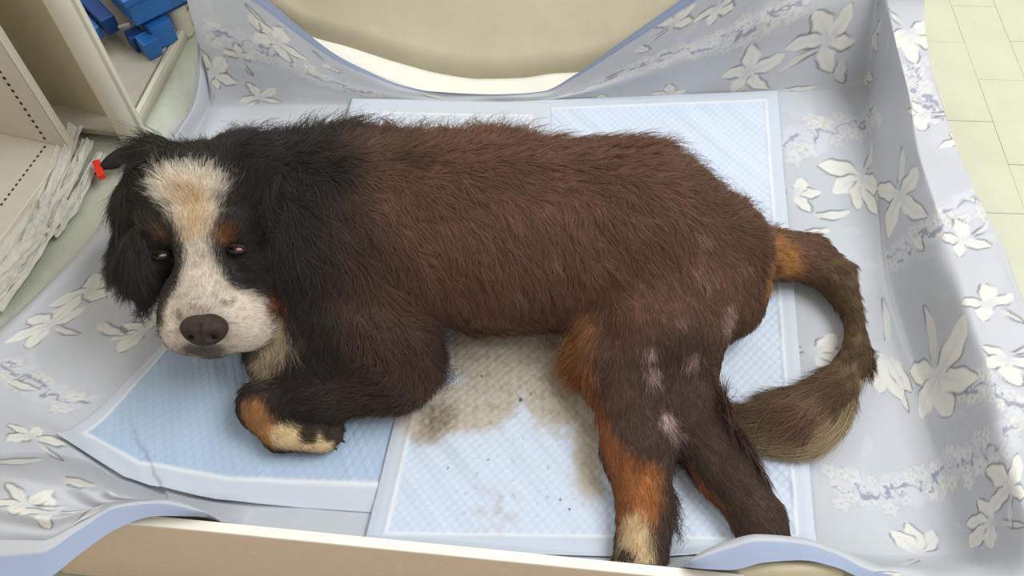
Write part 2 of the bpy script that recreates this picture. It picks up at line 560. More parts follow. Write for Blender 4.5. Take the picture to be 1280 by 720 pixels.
def attr_mat(name, rough=0.75, bump_scale=900.0, bump=0.15, sss=0.0, spec=0.2):
    m, nt, b = new_mat(name)
    a = nt.nodes.new('ShaderNodeAttribute')
    a.attribute_name = 'tint'
    nt.links.new(a.outputs['Color'], b.inputs['Base Color'])
    b.inputs['Roughness'].default_value = rough
    b.inputs['Specular IOR Level'].default_value = spec
    if bump:
        tc = nt.nodes.new('ShaderNodeTexCoord')
        nz = nt.nodes.new('ShaderNodeTexNoise')
        nz.inputs['Scale'].default_value = bump_scale
        nt.links.new(tc.outputs['Object'], nz.inputs['Vector'])
        bp = nt.nodes.new('ShaderNodeBump')
        bp.inputs['Strength'].default_value = bump
        bp.inputs['Distance'].default_value = 0.001
        nt.links.new(nz.outputs['Fac'], bp.inputs['Height'])
        nt.links.new(bp.outputs['Normal'], b.inputs['Normal'])
    return m


M_SHEET = attr_mat('printed_cotton', 0.8)
sheet = grid_obj('bed_sheet', S, M_SHEET, None, tint)
tag(sheet, 'pale blue cotton sheet printed with white lilies, draped over the bed walls', 'sheet')

# ------------------------------------------------------------------ boards of the bed
btx = bdir[:2]
bnx = np.array([-btx[1], btx[0]])                       # inward (away from camera)
nb_root = empty('bed_board', (B1[0], B1[1], 0), 'low tan wooden board with a cream top edge across the near side of the bed', 'board')
Lb = float(np.linalg.norm(B2 - B1)) + 0.225
mid = B1 + bdir * (np.linalg.norm(B2 - B1) / 2 - .1125)
ang_b = math.atan2(btx[1], btx[0])
bm = bmesh.new()
bevel_box(bm, mid[0] - bnx[0] * .006, mid[1] - bnx[1] * .006, BZ / 2 + .0005, Lb, .012, BZ - .006, .001, ang_b)
bm_obj('panel', bm, M_TAN, nb_root)
bm = bmesh.new()
bevel_box(bm, mid[0] - bnx[0] * .006, mid[1] - bnx[1] * .006, BZ - .003, Lb, .0125, .006, .0012, ang_b)
bm_obj('edge_strip', bm, M_CREAM, nb_root)

# beige padded corner block under the sheet hem, near right
pc = U(992, 706, BZ + .022)
bm = bmesh.new()
bmesh.ops.create_uvsphere(bm, u_segments=40, v_segments=20, radius=1)
for v in bm.verts:
    x, y, z = v.co
    f = lambda a, n: math.copysign(abs(a) ** n, a)
    v.co = (pc[0] + .088 * f(x, .75), pc[1] + .012 * f(y, .6), .5 * pc[2] + .5 * pc[2] * f(z, .5) * (1 - .10 * x * x))
blk = bm_obj('corner_bolster', bm, M_BEIGE, None, True)
tag(blk, 'beige rounded bolster poking out under the sheet hem behind the near board', 'bolster')

# far curved board with its cream lip
fr = empty('curved_board', (0, 1.47, 0), 'wide bowed beige board with a cream lip behind the far sheet hem', 'board')
ctrl = [(250, -60), (330, 8), (390, 46), (430, 57), (500, 79), (550, 92), (600, 98.5), (650, 97.5), (690, 92), (725, 90), (790, 64), (860, 5), (930, -60)]
cu = np.linspace(0, 1, 90)
cp = pchip(np.linspace(0, 1, len(ctrl)), np.array(ctrl, float), cu)
low = np.array([UY(a, b, 1.422 + .075 * min(abs(a - 600) / 260, 1.4) ** 2) for a, b in cp])
tap = np.clip(1 - np.abs((cp[:, 0] - 590) / 235) ** 2.2, 0, 1)
nz_ = 14
face = np.zeros((nz_, 90, 3))
lip = np.zeros((7, 90, 3))
for k in range(nz_):
    t = k / (nz_ - 1)
    face[k] = low + np.stack([0 * cu, .20 * t ** .8 + 0 * cu, (.62 - low[:, 2]) * t], -1)
for k in range(7):
    t = k / 6
    lip[k] = low + np.stack([0 * cu, -.062 * t * tap - .002 * t, -.006 * t - .008 * t * t * tap], -1)
lip[:, :, 2] = np.maximum(lip[:, :, 2], .006)
o = grid_obj('panel', face, M_BEIGE, fr)
sm = o.modifiers.new('thick', 'SOLIDIFY'); sm.thickness = .012; sm.offset = -1
o = grid_obj('cream_lip', lip, M_CREAM, fr, None, True)
sm = o.modifiers.new('thick', 'SOLIDIFY'); sm.thickness = .004; sm.offset = -1

# ------------------------------------------------------------------ underpads
def pad_mat(name):
    m, nt, b = new_mat(name)
    a = nt.nodes.new('ShaderNodeAttribute')
    a.attribute_name = 'tint'
    nt.links.new(a.outputs['Color'], b.inputs['Base Color'])
    b.inputs['Roughness'].default_value = 0.55
    b.inputs['Specular IOR Level'].default_value = 0.25
    return m


_hx, _hy = np.round((S[..., 0] + 1.2) / .006).astype(int), np.round(S[..., 1] / .006).astype(int)
HMAP = np.full((420, 320), 0.0)
_ok = (_hx >= 0) & (_hx < 420) & (_hy >= 0) & (_hy < 320)
np.maximum.at(HMAP, (_hx[_ok], _hy[_ok]), S[..., 2][_ok])
for _ in range(1):
    HMAP[1:-1, 1:-1] = np.maximum(HMAP[1:-1, 1:-1], (HMAP[:-2, 1:-1] + HMAP[2:, 1:-1] + HMAP[1:-1, :-2] + HMAP[1:-1, 2:]) / 4)


def cloth_z(x, y):
    i = np.clip((x + 1.2) / .006, 0, 418.9)
    j = np.clip(y / .006, 0, 318.9)
    i0, j0 = i.astype(int), j.astype(int)
    a, b = i - i0, j - j0
    return (HMAP[i0, j0] * (1 - a) * (1 - b) + HMAP[i0 + 1, j0] * a * (1 - b) + HMAP[i0, j0 + 1] * (1 - a) * b + HMAP[i0 + 1, j0 + 1] * a * b)


M_PAD = pad_mat('quilted_underpad')
C_PADB = srgb(188, 208, 232)
C_PADW = srgb(204, 212, 222)


def make_pad(name, quad, z, label, n=(230, 230), border=.035, stain=None, colr=C_PADB, rise=None, quilt=.017, amp=.0011, seed=0, near=None):
    a, b, c, d = [np.array(q, float) for q in quad]     # near-left, near-right, far-right, far-left (world xy)
    s, t = np.meshgrid(np.linspace(0, 1, n[0]), np.linspace(0, 1, n[1]))
    s_, t_ = s[..., None], t[..., None]
    xy = (a * (1 - s_) + b * s_) * (1 - t_) + (d * (1 - s_) + c * s_) * t_
    if near is not None:                                  # near edge follows a polyline
        kp = np.array([a] + list(near) + [b])
        kd = np.concatenate([[0], np.cumsum(np.linalg.norm(np.diff(kp, axis=0), axis=1))])
        kd /= kd[-1]
        nxy = np.stack([np.interp(s[0], kd, kp[:, 0]), np.interp(s[0], kd, kp[:, 1])], -1)
        xy = xy + (1 - t_) * (nxy - (a * (1 - s_[0]) + b * s_[0]))[None]
    wx, wy = np.linalg.norm(b - a), np.linalg.norm(d - a)
    px_, py_ = s * wx, t * wy
    em = np.minimum(np.minimum(px_, wx - px_), np.minimum(py_, wy - py_))
    q1 = np.abs(np.sin((px_ + py_ * .95) * np.pi / quilt))
    q2 = np.abs(np.sin((px_ - py_ * .95) * np.pi / quilt))
    seam = np.exp(-(q1 / .32) ** 2) + np.exp(-(q2 / .32) ** 2)
    inner = np.clip((em - border) / .004, 0, 1)
    zz = z + .0015 * noise2(xy[..., 0], xy[..., 1], 1.8, 40 + seed, 3) - amp * np.clip(seam, 0, 1) * inner
    # directional pull lines where the pad is stretched
    pull = noise2(px_ * .8 + py_ * .75, (py_ - px_) * .10, 17, 50 + seed, 2)
    zz = zz + .0015 * inner * pull
    zz = zz + .0016 * np.exp(-((em - border) / .004) ** 2)
    cz = cloth_z(xy[..., 0], xy[..., 1]) + .0026 + (z - .0135) * .5
    zz -= .0022 * np.clip(1 - em / .012, 0, 1)
    cz -= .0016 * np.clip(1 - em / .012, 0, 1)
    zz = np.where(xy[..., 1] < 1.25, np.maximum(zz, np.minimum(cz, .08)), zz)
    pos = np.concatenate([xy, zz[..., None]], -1)
    if rise is not None:
        pos = rise(pos, px_, py_, wx, wy)
    colr_ = np.empty(pos.shape)
    colr_[:] = colr
    colr_ *= (1 - .08 * np.clip(seam, 0, 1) * inner + .03 * pull)[..., None]
    edge = (1 - inner)[..., None]
    colr_ = colr_ * (1 - edge) + C_PADW * edge
    rim = np.exp(-((em - border) / .003) ** 2)[..., None] * .7
    colr_ = colr_ * (1 - rim) + srgb(240, 243, 245) * rim
    if stain is not None:
        colr_ = stain(pos, colr_)
    o = grid_obj(name, pos, M_PAD, None, colr_)
    md = o.modifiers.new('thick', 'SOLIDIFY')
    md.thickness = .0014
    md.offset = -1
    tag(o, label, 'pad', 'underpads under the dog')
    return o


def stain_fn(pos, c):
    x, y = pos[..., 0], pos[..., 1]
    n1 = noise2(x, y, 5, 61, 5)
    n2 = noise2(x, y, 26, 62, 4)
    n3 = noise2(x, y, 70, 63, 3)

    def blob(px, py, rx, ry, rot=0.0, soft=.35, k=.5):
        p = U(px, py, .02)
        ca, sa = math.cos(rot), math.sin(rot)
        ddx, ddy = (x - p[0]) * ca + (y - p[1]) * sa, -(x - p[0]) * sa + (y - p[1]) * ca
        r = np.hypot(ddx / rx, ddy / ry) + k * .45 * n1 + .12 * n2
        return np.clip((1 - r) / soft, 0, 1)

    def mix(m_, col_):
        nonlocal c
        m_ = np.clip(m_, 0, 1)[..., None]
        c = c * (1 - m_) + col_ * m_
    big = np.maximum.reduce([blob(640, 445, .135, .10, 0, .25, .35), blob(590, 505, .12, .060, .2, .3, .4), blob(700, 490, .095, .085, 0, .3, .4), blob(738, 560, .032, .11, .05, .4, .5), blob(535, 525, .055, .045, 0, .5, .5)])
    mix(big * (.92 + .08 * n2 + .10 * n3), srgb(190, 179, 158))
    mix(big * np.clip(n2 * .7 + .5 * n3, 0, 1) * .45, srgb(150, 140, 122))
    mix(big * np.clip(n1 * .8 - .1, 0, 1) * .5, srgb(158, 147, 128))
    mix(big * np.clip(-n3 * .8 - .1 * n2, 0, 1) * .45, srgb(206, 200, 190))
    mix(blob(548, 520, .042, .042, 0, .6) * (.8 + .3 * n3), srgb(132, 118, 98))
    mix(blob(530, 548, .03, .02, 0, .8) * .5, srgb(150, 135, 112))
    mix(blob(625, 640, .05, .06, .2, .8) * .6 * np.clip(.3 + 1.3 * n2, 0, 1), srgb(186, 172, 150))
    mix(blob(735, 600, .035, .06, 0, .8) * .6 * np.clip(.5 + n2, 0, 1), srgb(186, 176, 158))
    mix(np.clip((n3 + .6 * n2 - 1.0) * 4, 0, 1) * blob(650, 600, .2, .12, 0, .5) * .4, srgb(160, 150, 132))
    for px, py, r in ((651, 500, .0035), (663, 493, .002), (602, 470, .002), (700, 625, .002), (712, 637, .002), (610, 575, .002), (560, 585, .002)):
        p = U(px, py, .02)
        mix((np.hypot(x - p[0], y - p[1]) < r) * .85, srgb(60, 50, 42))
    return c


def xy(px, py):
    return U(px, py, .02)[:2]


def rise_left(pos, px_, py_, wx, wy):
    # near-left margin climbs the cloth towards the board
    r = np.clip((.07 - py_) / .07, 0, 1) ** 2 * np.clip((.42 - px_) / .1, 0, 1)
    pos[..., 2] += .010 * r
    return pos


make_pad('underpad', (xy(83, 553), W(-.10, .432), W(-.10, 1.0), xy(225, 403)), .0135,
         'pale blue quilted underpad with a white border, under the dog head and paw', (260, 260), .024, None, srgb(182, 203, 226), rise_left, seed=1, near=[xy(160, 600), W(-.47, .458)])
make_pad('underpad', (xy(452, 690), xy(1022, 700), xy(972, 112), xy(590, 128)), .0200,
         'stained pale blue quilted underpad under the hind legs and belly', (320, 420), .030, stain_fn, srgb(212, 223, 238), seed=2)
make_pad('underpad', (xy(380, 330), xy(690, 330), xy(688, 130), xy(440, 124)), .0255,
         'pale underpad along the far sheet hem behind the dog back', (160, 160), .045, None, srgb(216, 224, 235), seed=3)

# ------------------------------------------------------------------ left furniture
def quad_prism(name, pts, thick_vec, mat, parent):
    """a flat board: polygon swept by thick_vec, with slightly softened edges"""
    bm = bmesh.new()
    a = [bm.verts.new(tuple(p)) for p in pts]
    b = [bm.verts.new(tuple(np.asarray(p) + thick_vec)) for p in pts]
    bm.faces.new(a)
    bm.faces.new(b[::-1])
    n = len(pts)
    for i in range(n):
        bm.faces.new((a[i], b[i], b[(i + 1) % n], a[(i + 1) % n]))
    bmesh.ops.recalc_face_normals(bm, faces=bm.faces[:])
    bmesh.ops.bevel(bm, geom=bm.edges[:], offset=.0012, segments=1, affect='EDGES')
    return bm_obj(name, bm, mat, parent)


# cabinet with shelf-pin holes
CA = U(84, 184, .03)
fd = U(0, 298, .03) - U(82, 186, .03)
fd = np.array([fd[0], fd[1], 0]) / np.hypot(fd[0], fd[1])        # along the front, towards the camera
bk = np.array([fd[1], -fd[0], 0])                                # into the cabinet
if bk[0] > 0:
    bk = -bk
cab = empty('shelf_cabinet', (CA[0], CA[1], 0), 'beige open shelf cabinet with rows of dark pin holes beside the floor', 'cabinet')
CH = 0.95
base = CA.copy(); base[2] = 0
Z = np.array([0, 0, 1.0])
quad_prism('side_panel', [base, base + bk * .32, base + bk * .32 + Z * CH, base + Z * CH], -fd * .018, M_SHELF, cab)
quad_prism('edge_strip', [base - bk * .0015, base - bk * .0015 + Z * CH, base - bk * .0015 - fd * .018 + Z * CH, base - bk * .0015 - fd * .018], -bk * .0025, M_SHELF_EDGE, cab)
quad_prism('bottom_panel', [base + Z * .03, base + fd * .75 + Z * .03, base + fd * .75 + bk * .32 + Z * .03, base + bk * .32 + Z * .03], -Z * .018, M_SHELF, cab)
quad_prism('edge_strip', [base + Z * .0, base + fd * .75, base + fd * .75 + Z * .0315, base + Z * .0315], -bk * .003, M_SHELF_EDGE, cab)
quad_prism('back_panel', [base + bk * .32, base + bk * .32 + fd * .75, base + bk * .32 + fd * .75 + Z * CH, base + bk * .32 + Z * CH], bk * .01, M_SHELF, cab)
bm = bmesh.new()
for k in range(28):
    p = base + bk * .045 + Z * (.045 + .0165 * k) + fd * .0005
    bevel_box(bm, p[0], p[1], p[2], .0045, .0025, .0058, 0, math.atan2(bk[1], bk[0]))
h = bm_obj('pin_hole_row', bm, M_HOLE, cab); h['kind'] = 'stuff'
bm = bmesh.new()
for k in range(36):
    p = base + bk * .045 + fd * (.012 + .013 * k) + Z * .0302
    bevel_box(bm, p[0], p[1], p[2], .0035, .006, .0015, 0, math.atan2(fd[1], fd[0]) - PI / 2)
h = bm_obj('pin_hole_row', bm, M_HOLE, cab); h['kind'] = 'stuff'

# second tall board behind it
BB = U(145, 157, .0)
b2 = empty('tall_board', (BB[0], BB[1], 0), 'yellowed upright laminate board with a pale front edge behind the pin-hole cabinet', 'board')
pe = BB.copy()
quad_prism('panel', [pe, pe + bk * .30, pe + bk * .30 + Z * .95, pe + Z * .95], -fd * .016, M_SHELF_B, b2)
quad_prism('edge_strip', [pe - bk * .001, pe - bk * .001 + Z * .95, pe - bk * .001 + Z * .95 - fd * .016, pe - bk * .001 - fd * .016], -bk * .003, M_SHELF_EDGE, b2)

# rack with two round posts and a grey low shelf
PA, PB = U(168, 178, 0), U(238, 42, 0)
rd = PB - PA
rd /= np.linalg.norm(rd)
rn = np.array([-rd[1], rd[0], 0])
if rn[0] > 0:
    rn = -rn
rack = empty('storage_rack', (PA[0], PA[1], 0), 'cream rack with round posts and a low grey shelf, left of the bed', 'rack')


def post(p, r, h, with_rib):
    bm = bmesh.new()
    prof = [(r * 1.0, 0), (r, .004), (r, h), (r * .9, h + .004), (0, h + .004)]
    n = 28
    rings = []
    for rr, z in prof:
        if rr == 0:
            continue
        rings.append([bm.verts.new((p[0] + rr * math.cos(2 * PI * i / n), p[1] + rr * math.sin(2 * PI * i / n), z)) for i in range(n)])
    for a, b in zip(rings[:-1], rings[1:]):
        for i in range(n):
            bm.faces.new((a[i], a[(i + 1) % n], b[(i + 1) % n], b[i]))
    bm.faces.new(rings[-1])
    o = bm_obj('post', bm, M_POST, rack, True)
    if with_rib:
        bm = bmesh.new()
        q = p + np.array([r * .95, -r * .25, 0])
        bevel_box(bm, q[0], q[1], h / 2, .012, .012, h, .003)
        bm_obj('post_flange', bm, M_SHELF_EDGE, rack)
    return o


post(U(173, 180, 0), .028, 1.0, True)
post(U(230, 40, 0), .024, 1.0, False)
quad_prism('shelf_board', [PA + rn * .02 + Z * .028, PB + rn * .02 + rd * .5 + Z * .028, PB + rn * .5 + rd * .5 + Z * .028, PA + rn * .5 + Z * .028], -Z * .016, M_GREYSHELF, rack)
quad_prism('edge_strip', [PA + rn * .004 + rd * .03 + Z * .006, PB + rn * .004 + rd * .5 + Z * .006, PB + rn * .004 + rd * .5 + Z * .026, PA + rn * .004 + rd * .03 + Z * .026], rn * .012, M_POST, rack)
quad_prism('rail', [PA + rn * .0 + rd * .03, PB + rd * .5, PB + rd * .5 + rn * .02, PA + rn * .02 + rd * .03], Z * .010, M_GREYSHELF, rack)

# blue plastic item on the shelf
K0 = U(171, 34, .10)
e1 = U(141, 4, .10) - K0
e1 /= np.linalg.norm(e1)
brot = math.atan2(e1[1], e1[0])
e2 = np.array([e1[1], -e1[0], 0])
if e2[0] < 0:
    e2 = -e2
bl0 = K0
blue = empty('blue_stacking_tray', (K0[0], K0[1], .03), 'bright blue plastic tray with stepped feet on the low grey shelf', 'tray')
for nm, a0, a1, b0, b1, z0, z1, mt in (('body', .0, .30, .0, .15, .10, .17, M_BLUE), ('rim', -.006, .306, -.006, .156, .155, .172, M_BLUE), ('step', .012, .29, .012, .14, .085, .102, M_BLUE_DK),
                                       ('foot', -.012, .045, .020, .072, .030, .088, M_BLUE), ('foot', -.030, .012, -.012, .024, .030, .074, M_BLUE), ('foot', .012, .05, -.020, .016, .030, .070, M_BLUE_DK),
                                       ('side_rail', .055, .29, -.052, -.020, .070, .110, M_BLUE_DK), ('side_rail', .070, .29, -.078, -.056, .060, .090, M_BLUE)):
    bm = bmesh.new()
    q = K0 + e1 * (a0 + a1) / 2 + e2 * (b0 + b1) / 2
    bevel_box(bm, q[0], q[1], (z0 + z1) / 2, a1 - a0, b1 - b0, z1 - z0, .004, brot)
    bm_obj(nm, bm, mt, blue)
bm = bmesh.new()
pg = U(156, 32, .09)
bmesh.ops.create_cone(bm, segments=12, radius1=.004, radius2=.004, depth=.03, cap_ends=True, matrix=Matrix.Translation(Vector(pg)) @ Matrix.Rotation(1.3, 4, 'Y'))
bm_obj('peg', bm, M_PEG, blue)

# crumpled newspaper
def newspaper(name, path, widths, parent, seed, lift=0.0):
    r = np.random.default_rng(seed)
    n, m = 110, 44
    tt = np.linspace(0, 1, n)
    ctr = pchip(np.linspace(0, 1, len(path)), np.array([U(a, b, .004) for a, b in path]), tt)
    wd_ = pchip(np.linspace(0, 1, len(widths)), np.array(widths, float), tt)[:, 0]
    tan = np.gradient(ctr, axis=0)
    tan /= np.linalg.norm(tan, axis=1)[:, None]
    nrm = np.stack([-tan[:, 1], tan[:, 0], 0 * tt], -1)
    ss = np.linspace(-1, 1, m)
    pos = ctr[:, None, :] + nrm[:, None, :] * (ss[None, :, None] * wd_[:, None, None])
    T, Sg = np.meshgrid(tt, ss, indexing='ij')
    tri = lambda a: np.abs(((a / np.pi) % 2) - 1) * 2 - 1
    f = 1.25 * tri(Sg * 6.5 + 1.0 * np.sin(T * 4 + seed) + 1.2 * T) + .30 * tri(T * 13 + Sg * 4 + seed) * np.clip((T - .3) * 6, 0, 1) * np.clip((.75 - T) * 6, 0, 1) + .06 * tri(T * 29 - Sg * 7)
    pos[..., 2] += np.maximum((.015 + .013 * f + .002 * noise2(T * 2, Sg, 2, 4, 2)) * np.clip(wd_[:, None] / .032, .4, 1), .002) * (1 - .55 * np.abs(Sg) ** 3)
    pos[..., 2] += lift * (1 - T)
    pos[..., 0] += .002 * noise2(T, Sg, 3, seed, 2)
    c = np.empty(pos.shape)
    c[:] = srgb(206, 203, 192)
    lines = (np.sin(T * 330) > .1) * (np.sin(Sg * 16 + T * 3) > -.6) * (r.random((n, m)) > .35)
    c[lines] = srgb(190, 188, 179)
    c *= (1 + .05 * noise2(T * 3, Sg, 2, 9, 3))[..., None]
    o = grid_obj(name, pos, M_PAPER, parent, c)
    sd = o.modifiers.new('thick', 'SOLIDIFY'); sd.thickness = .0012; sd.offset = 1
    o.data.polygons.foreach_set('use_smooth', [False] * len(o.data.polygons))


M_PAPER = attr_mat('newsprint', .85, 300, .1)
news = empty('crumpled_newspaper', tuple(U(60, 265, 0)), 'crumpled strip of grey newspaper wedged along the cabinet foot', 'newspaper')
newspaper('paper_sheet', [(70, 252), (50, 288), (24, 325), (-22, 385)], [.030, .040, .046, .05], news, 2)
newspaper('paper_sheet', [(58, 300), (34, 330), (10, 352), (-22, 392)], [.012, .022, .024, .024], news, 8, .004)
newspaper('paper_fold', [(98, 170), (80, 216), (58, 262), (44, 292)], [.022, .020, .022, .020], news, 3, .022)
newspaper('paper_fold', [(114, 182), (94, 224), (70, 262), (58, 285)], [.012, .013, .016, .014], news, 4, .012)
newspaper('paper_fold', [(128, 196), (106, 236), (84, 270), (64, 296)], [.008, .011, .016, .016], news, 5, .006)

# black strap with a red end, lying on the floor by the head
st = empty('lead_strap', tuple(U(128, 212, .0)), 'black webbing strap with a bright red plastic end beside the dog head', 'strap')
sp = [(131, 206), (148, 199), (166, 191), (184, 183)]
cen = pchip(np.linspace(0, 1, 4), np.array([U(a, b, .03) for a, b in sp]), np.linspace(0, 1, 24))
pos = np.zeros((24, 7, 3))
for i in range(24):
    for j in range(7):
        s = (j - 3) / 3
        pos[i, j] = cen[i] + np.array([.014, .024, .004]) * s + np.array([0, 0, .006 * (1 - s * s) + .006 * math.sin(i * .4)])
o = grid_obj('webbing', pos, M_STRAP, st)
sd = o.modifiers.new('thick', 'SOLIDIFY'); sd.thickness = .004
bm = bmesh.new()
q = U(124, 212, .032)
bevel_box(bm, q[0], q[1], q[2], .015, .046, .016, .004, math.radians(28), 3)
bm_obj('red_end', bm, M_RED, st)


# ------------------------------------------------------------------ the dog
X0, X1, Y0_, Y1_, ZA, ZB = -.80, .62, .30, 1.40, -.01, .46
VS = .0048
gx, gy, gz = [np.arange(a, b, VS, dtype=np.float32) for a, b in ((X0, X1), (Y0_, Y1_), (ZA, ZB))]
SD = np.full((len(gx), len(gy), len(gz)), .2, np.float32)


def window(lo, hi):
    sl = []
    for g, a, b in zip((gx, gy, gz), lo, hi):
        i0, i1 = np.searchsorted(g, [a, b])
        sl.append(slice(i0, max(i1, i0 + 1)))
    return tuple(sl)


def smin(sl, d, k):
    c = SD[sl]
    h = np.clip(.5 + .5 * (c - d) / k, 0, 1)
    SD[sl] = c * (1 - h) + d * h - k * h * (1 - h)


def cone(a, b, ra, rb, k=.02):
    """limb segment, thick at a and thin at b"""
    a, b = np.asarray(a, float), np.asarray(b, float)
    m_ = max(ra, rb) + k + .03
    sl = window(np.minimum(a, b) - m_, np.maximum(a, b) + m_)
    X, Y, Zz = np.meshgrid(gx[sl[0]], gy[sl[1]], gz[sl[2]], indexing='ij')
    ab = b - a
    t = np.clip(((X - a[0]) * ab[0] + (Y - a[1]) * ab[1] + (Zz - a[2]) * ab[2]) / max(ab @ ab, 1e-9), 0, 1)
    d = np.sqrt((X - a[0] - t * ab[0]) ** 2 + (Y - a[1] - t * ab[1]) ** 2 + (Zz - a[2] - t * ab[2]) ** 2) - (ra + (rb - ra) * t)
    smin(sl, d.astype(np.float32), k)


def ellip(c, axes, radii, k=.02):
    c = np.asarray(c, float)
    R_ = np.array([np.asarray(a, float) / np.linalg.norm(a) for a in axes])
    m_ = max(radii) + k + .03
    sl = window(c - m_, c + m_)
    X, Y, Zz = np.meshgrid(gx[sl[0]] - c[0], gy[sl[1]] - c[1], gz[sl[2]] - c[2], indexing='ij')
    k0 = k1 = 0
    for a, r in zip(R_, radii):
        q = X * a[0] + Y * a[1] + Zz * a[2]
        k0 = k0 + (q / r) ** 2
        k1 = k1 + (q / r ** 2) ** 2
    k0, k1 = np.sqrt(k0), np.sqrt(k1) + 1e-6
    smin(sl, (k0 * (k0 - 1) / k1).astype(np.float32), k)


I3 = np.eye(3)
# trunk, lying along the bed with the back to the far side
T1, T2, T3, T4 = U(430, 285, .170), U(620, 288, .170), U(790, 292, .160), U(880, 320, .135)
cone(T1, T2, .158, .154, .03)
cone(T2, T3, .154, .146, .03)
cone(T3, T4, .146, .110, .04)
cone(U(600, 335, .10), U(770, 340, .10), .108, .100, .03)
# shoulder, chest, neck
cone(U(440, 330, .15), U(480, 420, .10), .13, .085, .04)
cone(U(300, 240, .19), U(420, 280, .17), .095, .15, .04)
cone(U(350, 400, .10), U(335, 448, .075), .04, .034, .03)
cone(U(345, 420, .09), U(400, 450, .08), .05, .06, .03)
cone(U(345, 370, .13), U(430, 400, .11), .075, .095, .04)
# haunch and hind legs
HN = U(828, 395, .115)
ellip(HN, ((1, -.15, 0), (.15, 1, 0), (0, 0, 1)), (.112, .125, .105), .04)
cone(U(850, 360, .12), U(905, 375, .09), .10, .070, .04)
cone(U(748, 395, .10), U(772, 460, .075), .052, .058, .03)
cone(U(795, 460, .09), U(797, 560, .06), .072, .054, .03)
cone(U(797, 560, .06), U(806, 640, .045), .054, .040, .02)
cone(U(806, 640, .045), U(800, 700, .038), .040, .040, .012)
for dx_, dy_, r_ in ((-19, 6, .0165), (-6, 12, .0175), (8, 12, .0175), (21, 6, .0165)):
    cone(U(798 + dx_ * .7, 690, .036), U(796 + dx_, 700 + dy_, .030), .018, r_, .006)
cone(U(835, 450, .085), U(858, 520, .062), .075, .055, .03)
cone(U(858, 520, .062), U(905, 585, .052), .055, .044, .025)
cone(U(905, 585, .052), U(948, 650, .045), .044, .038, .02)
cone(U(948, 650, .045), U(962, 690, .035), .038, .036, .015)
for dx_, dy_, r_ in ((-16, 8, .016), (-3, 13, .017), (11, 12, .017), (22, 4, .016)):
    cone(U(955 + dx_ * .7, 685, .034), U(962 + dx_, 700 + dy_, .030), .018, r_, .006)
# fore leg folded in front of the chest
cone(U(460, 410, .11), U(495, 462, .07), .075, .058, .03)
cone(U(495, 467, .068), U(400, 488, .060), .056, .050, .03)
cone(U(400, 490, .060), U(330, 508, .050), .050, .040, .02)
cone(U(328, 508, .048), U(352, 540, .038), .038, .031, .015)
cone(U(352, 541, .038), U(395, 545, .034), .031, .028, .012)
for (xa, ya), (xb, yb), r_ in (((385, 553), (408, 556), .0150), ((388, 545), (417, 546), .0165), ((388, 537), (418, 534), .0165), ((380, 531), (404, 524), .0150)):
    cone(U(xa, ya, .034), U(xb, yb, .028), .017, r_, .005)
cone(U(460, 465, .055), U(515, 445, .05), .05, .05, .03)
# tail
tail = [(955, 318, .085, .048), (1010, 322, .065, .040), (1052, 352, .05, .034), (1080, 400, .042, .029), (1074, 446, .038, .026), (1040, 483, .034, .022), (985, 505, .03, .017), (935, 520, .026, .010)]
for p, q in zip(tail[:-1], tail[1:]):
    cone(U(*p[:3]), U(*q[:3]), p[3], q[3], .015)
cone(U(1052, 482, .034), U(1000, 522, .028), .026, .026, .02)
cone(U(1000, 522, .028), U(945, 528, .026), .026, .012, .02)

# head: measured on planes square to the line of sight
HD0 = float((U(242, 262, .225) - CP) @ CF)


def HP(px, py, h=0.0):
    return UD(px, py, HD0 - h)


HA = (CR, CU, -CF)
ellip(HP(240, 258, -.005), HA, (.088, .098, .080), .03)
ellip(HP(240, 232, .005), HA, (.070, .058, .062), .03)
ellip(HP(205, 288, .050), HA, (.030, .022, .026), .02)     # brows
ellip(HP(288, 286, .050), HA, (.030, .022, .026), .02)
ellip(HP(190, 325, -.005), HA, (.050, .060, .060), .03)    # cheeks
ellip(HP(318, 330, -.005), HA, (.058, .066, .065), .03)
cone(HP(247, 290, .055), HP(256, 390, .100), .036, .036, .02)   # bridge
ellip(HP(254, 380, .055), HA, (.066, .068, .058), .02)
ellip(HP(228, 402, .070), HA, (.036, .050, .044), .014)    # flews
ellip(HP(303, 400, .066), HA, (.052, .050, .050), .016)
ellip(HP(262, 425, .055), HA, (.050, .030, .040), .012)    # chin and lower lip
ellip(HP(256, 408, .098), HA, (.036, .030, .026), .010)
# shallow eye sockets come from the brows and cheeks; ears hang on both sides
EL = [(196, 205, .000, .040), (180, 250, -.015, .036), (174, 305, -.025, .032), (182, 350, -.040, .026)]
ER = [(312, 210, .000, .050), (352, 230, .000, .052), (378, 300, -.005, .052), (380, 370, -.015, .046), (362, 408, -.03, .030)]
for ears in (EL, ER):
    for p, q in zip(ears[:-1], ears[1:]):
        cone(HP(*p[:3]), HP(*q[:3]), p[3], q[3], .018)

vdb = openvdb.FloatGrid()
vdb.background = .2
vdb.copyFromArray(SD)
dv, dt, dq = vdb.convertToPolygons(isovalue=0.0, adaptivity=0.0)
dv = dv * VS + np.array([X0, Y0_, ZA])
del SD
body_faces = [tuple(int(i) for i in f[::-1]) for f in dq] + [tuple(int(i) for i in f[::-1]) for f in dt]
# relax the voxel stepping
E_ = np.concatenate([dq[:, [0, 1]], dq[:, [1, 2]], dq[:, [2, 3]], dq[:, [3, 0]]])
for it in range(6):
    acc = np.zeros_like(dv)
    cnt = np.zeros(len(dv))
    for a, b in ((0, 1), (1, 0)):
        np.add.at(acc, E_[:, a], dv[E_[:, b]])
        np.add.at(cnt, E_[:, a], 1)
    av = acc / np.maximum(cnt, 1)[:, None]
    dv = dv + (.5 if it % 2 == 0 else -.45) * (av - dv)
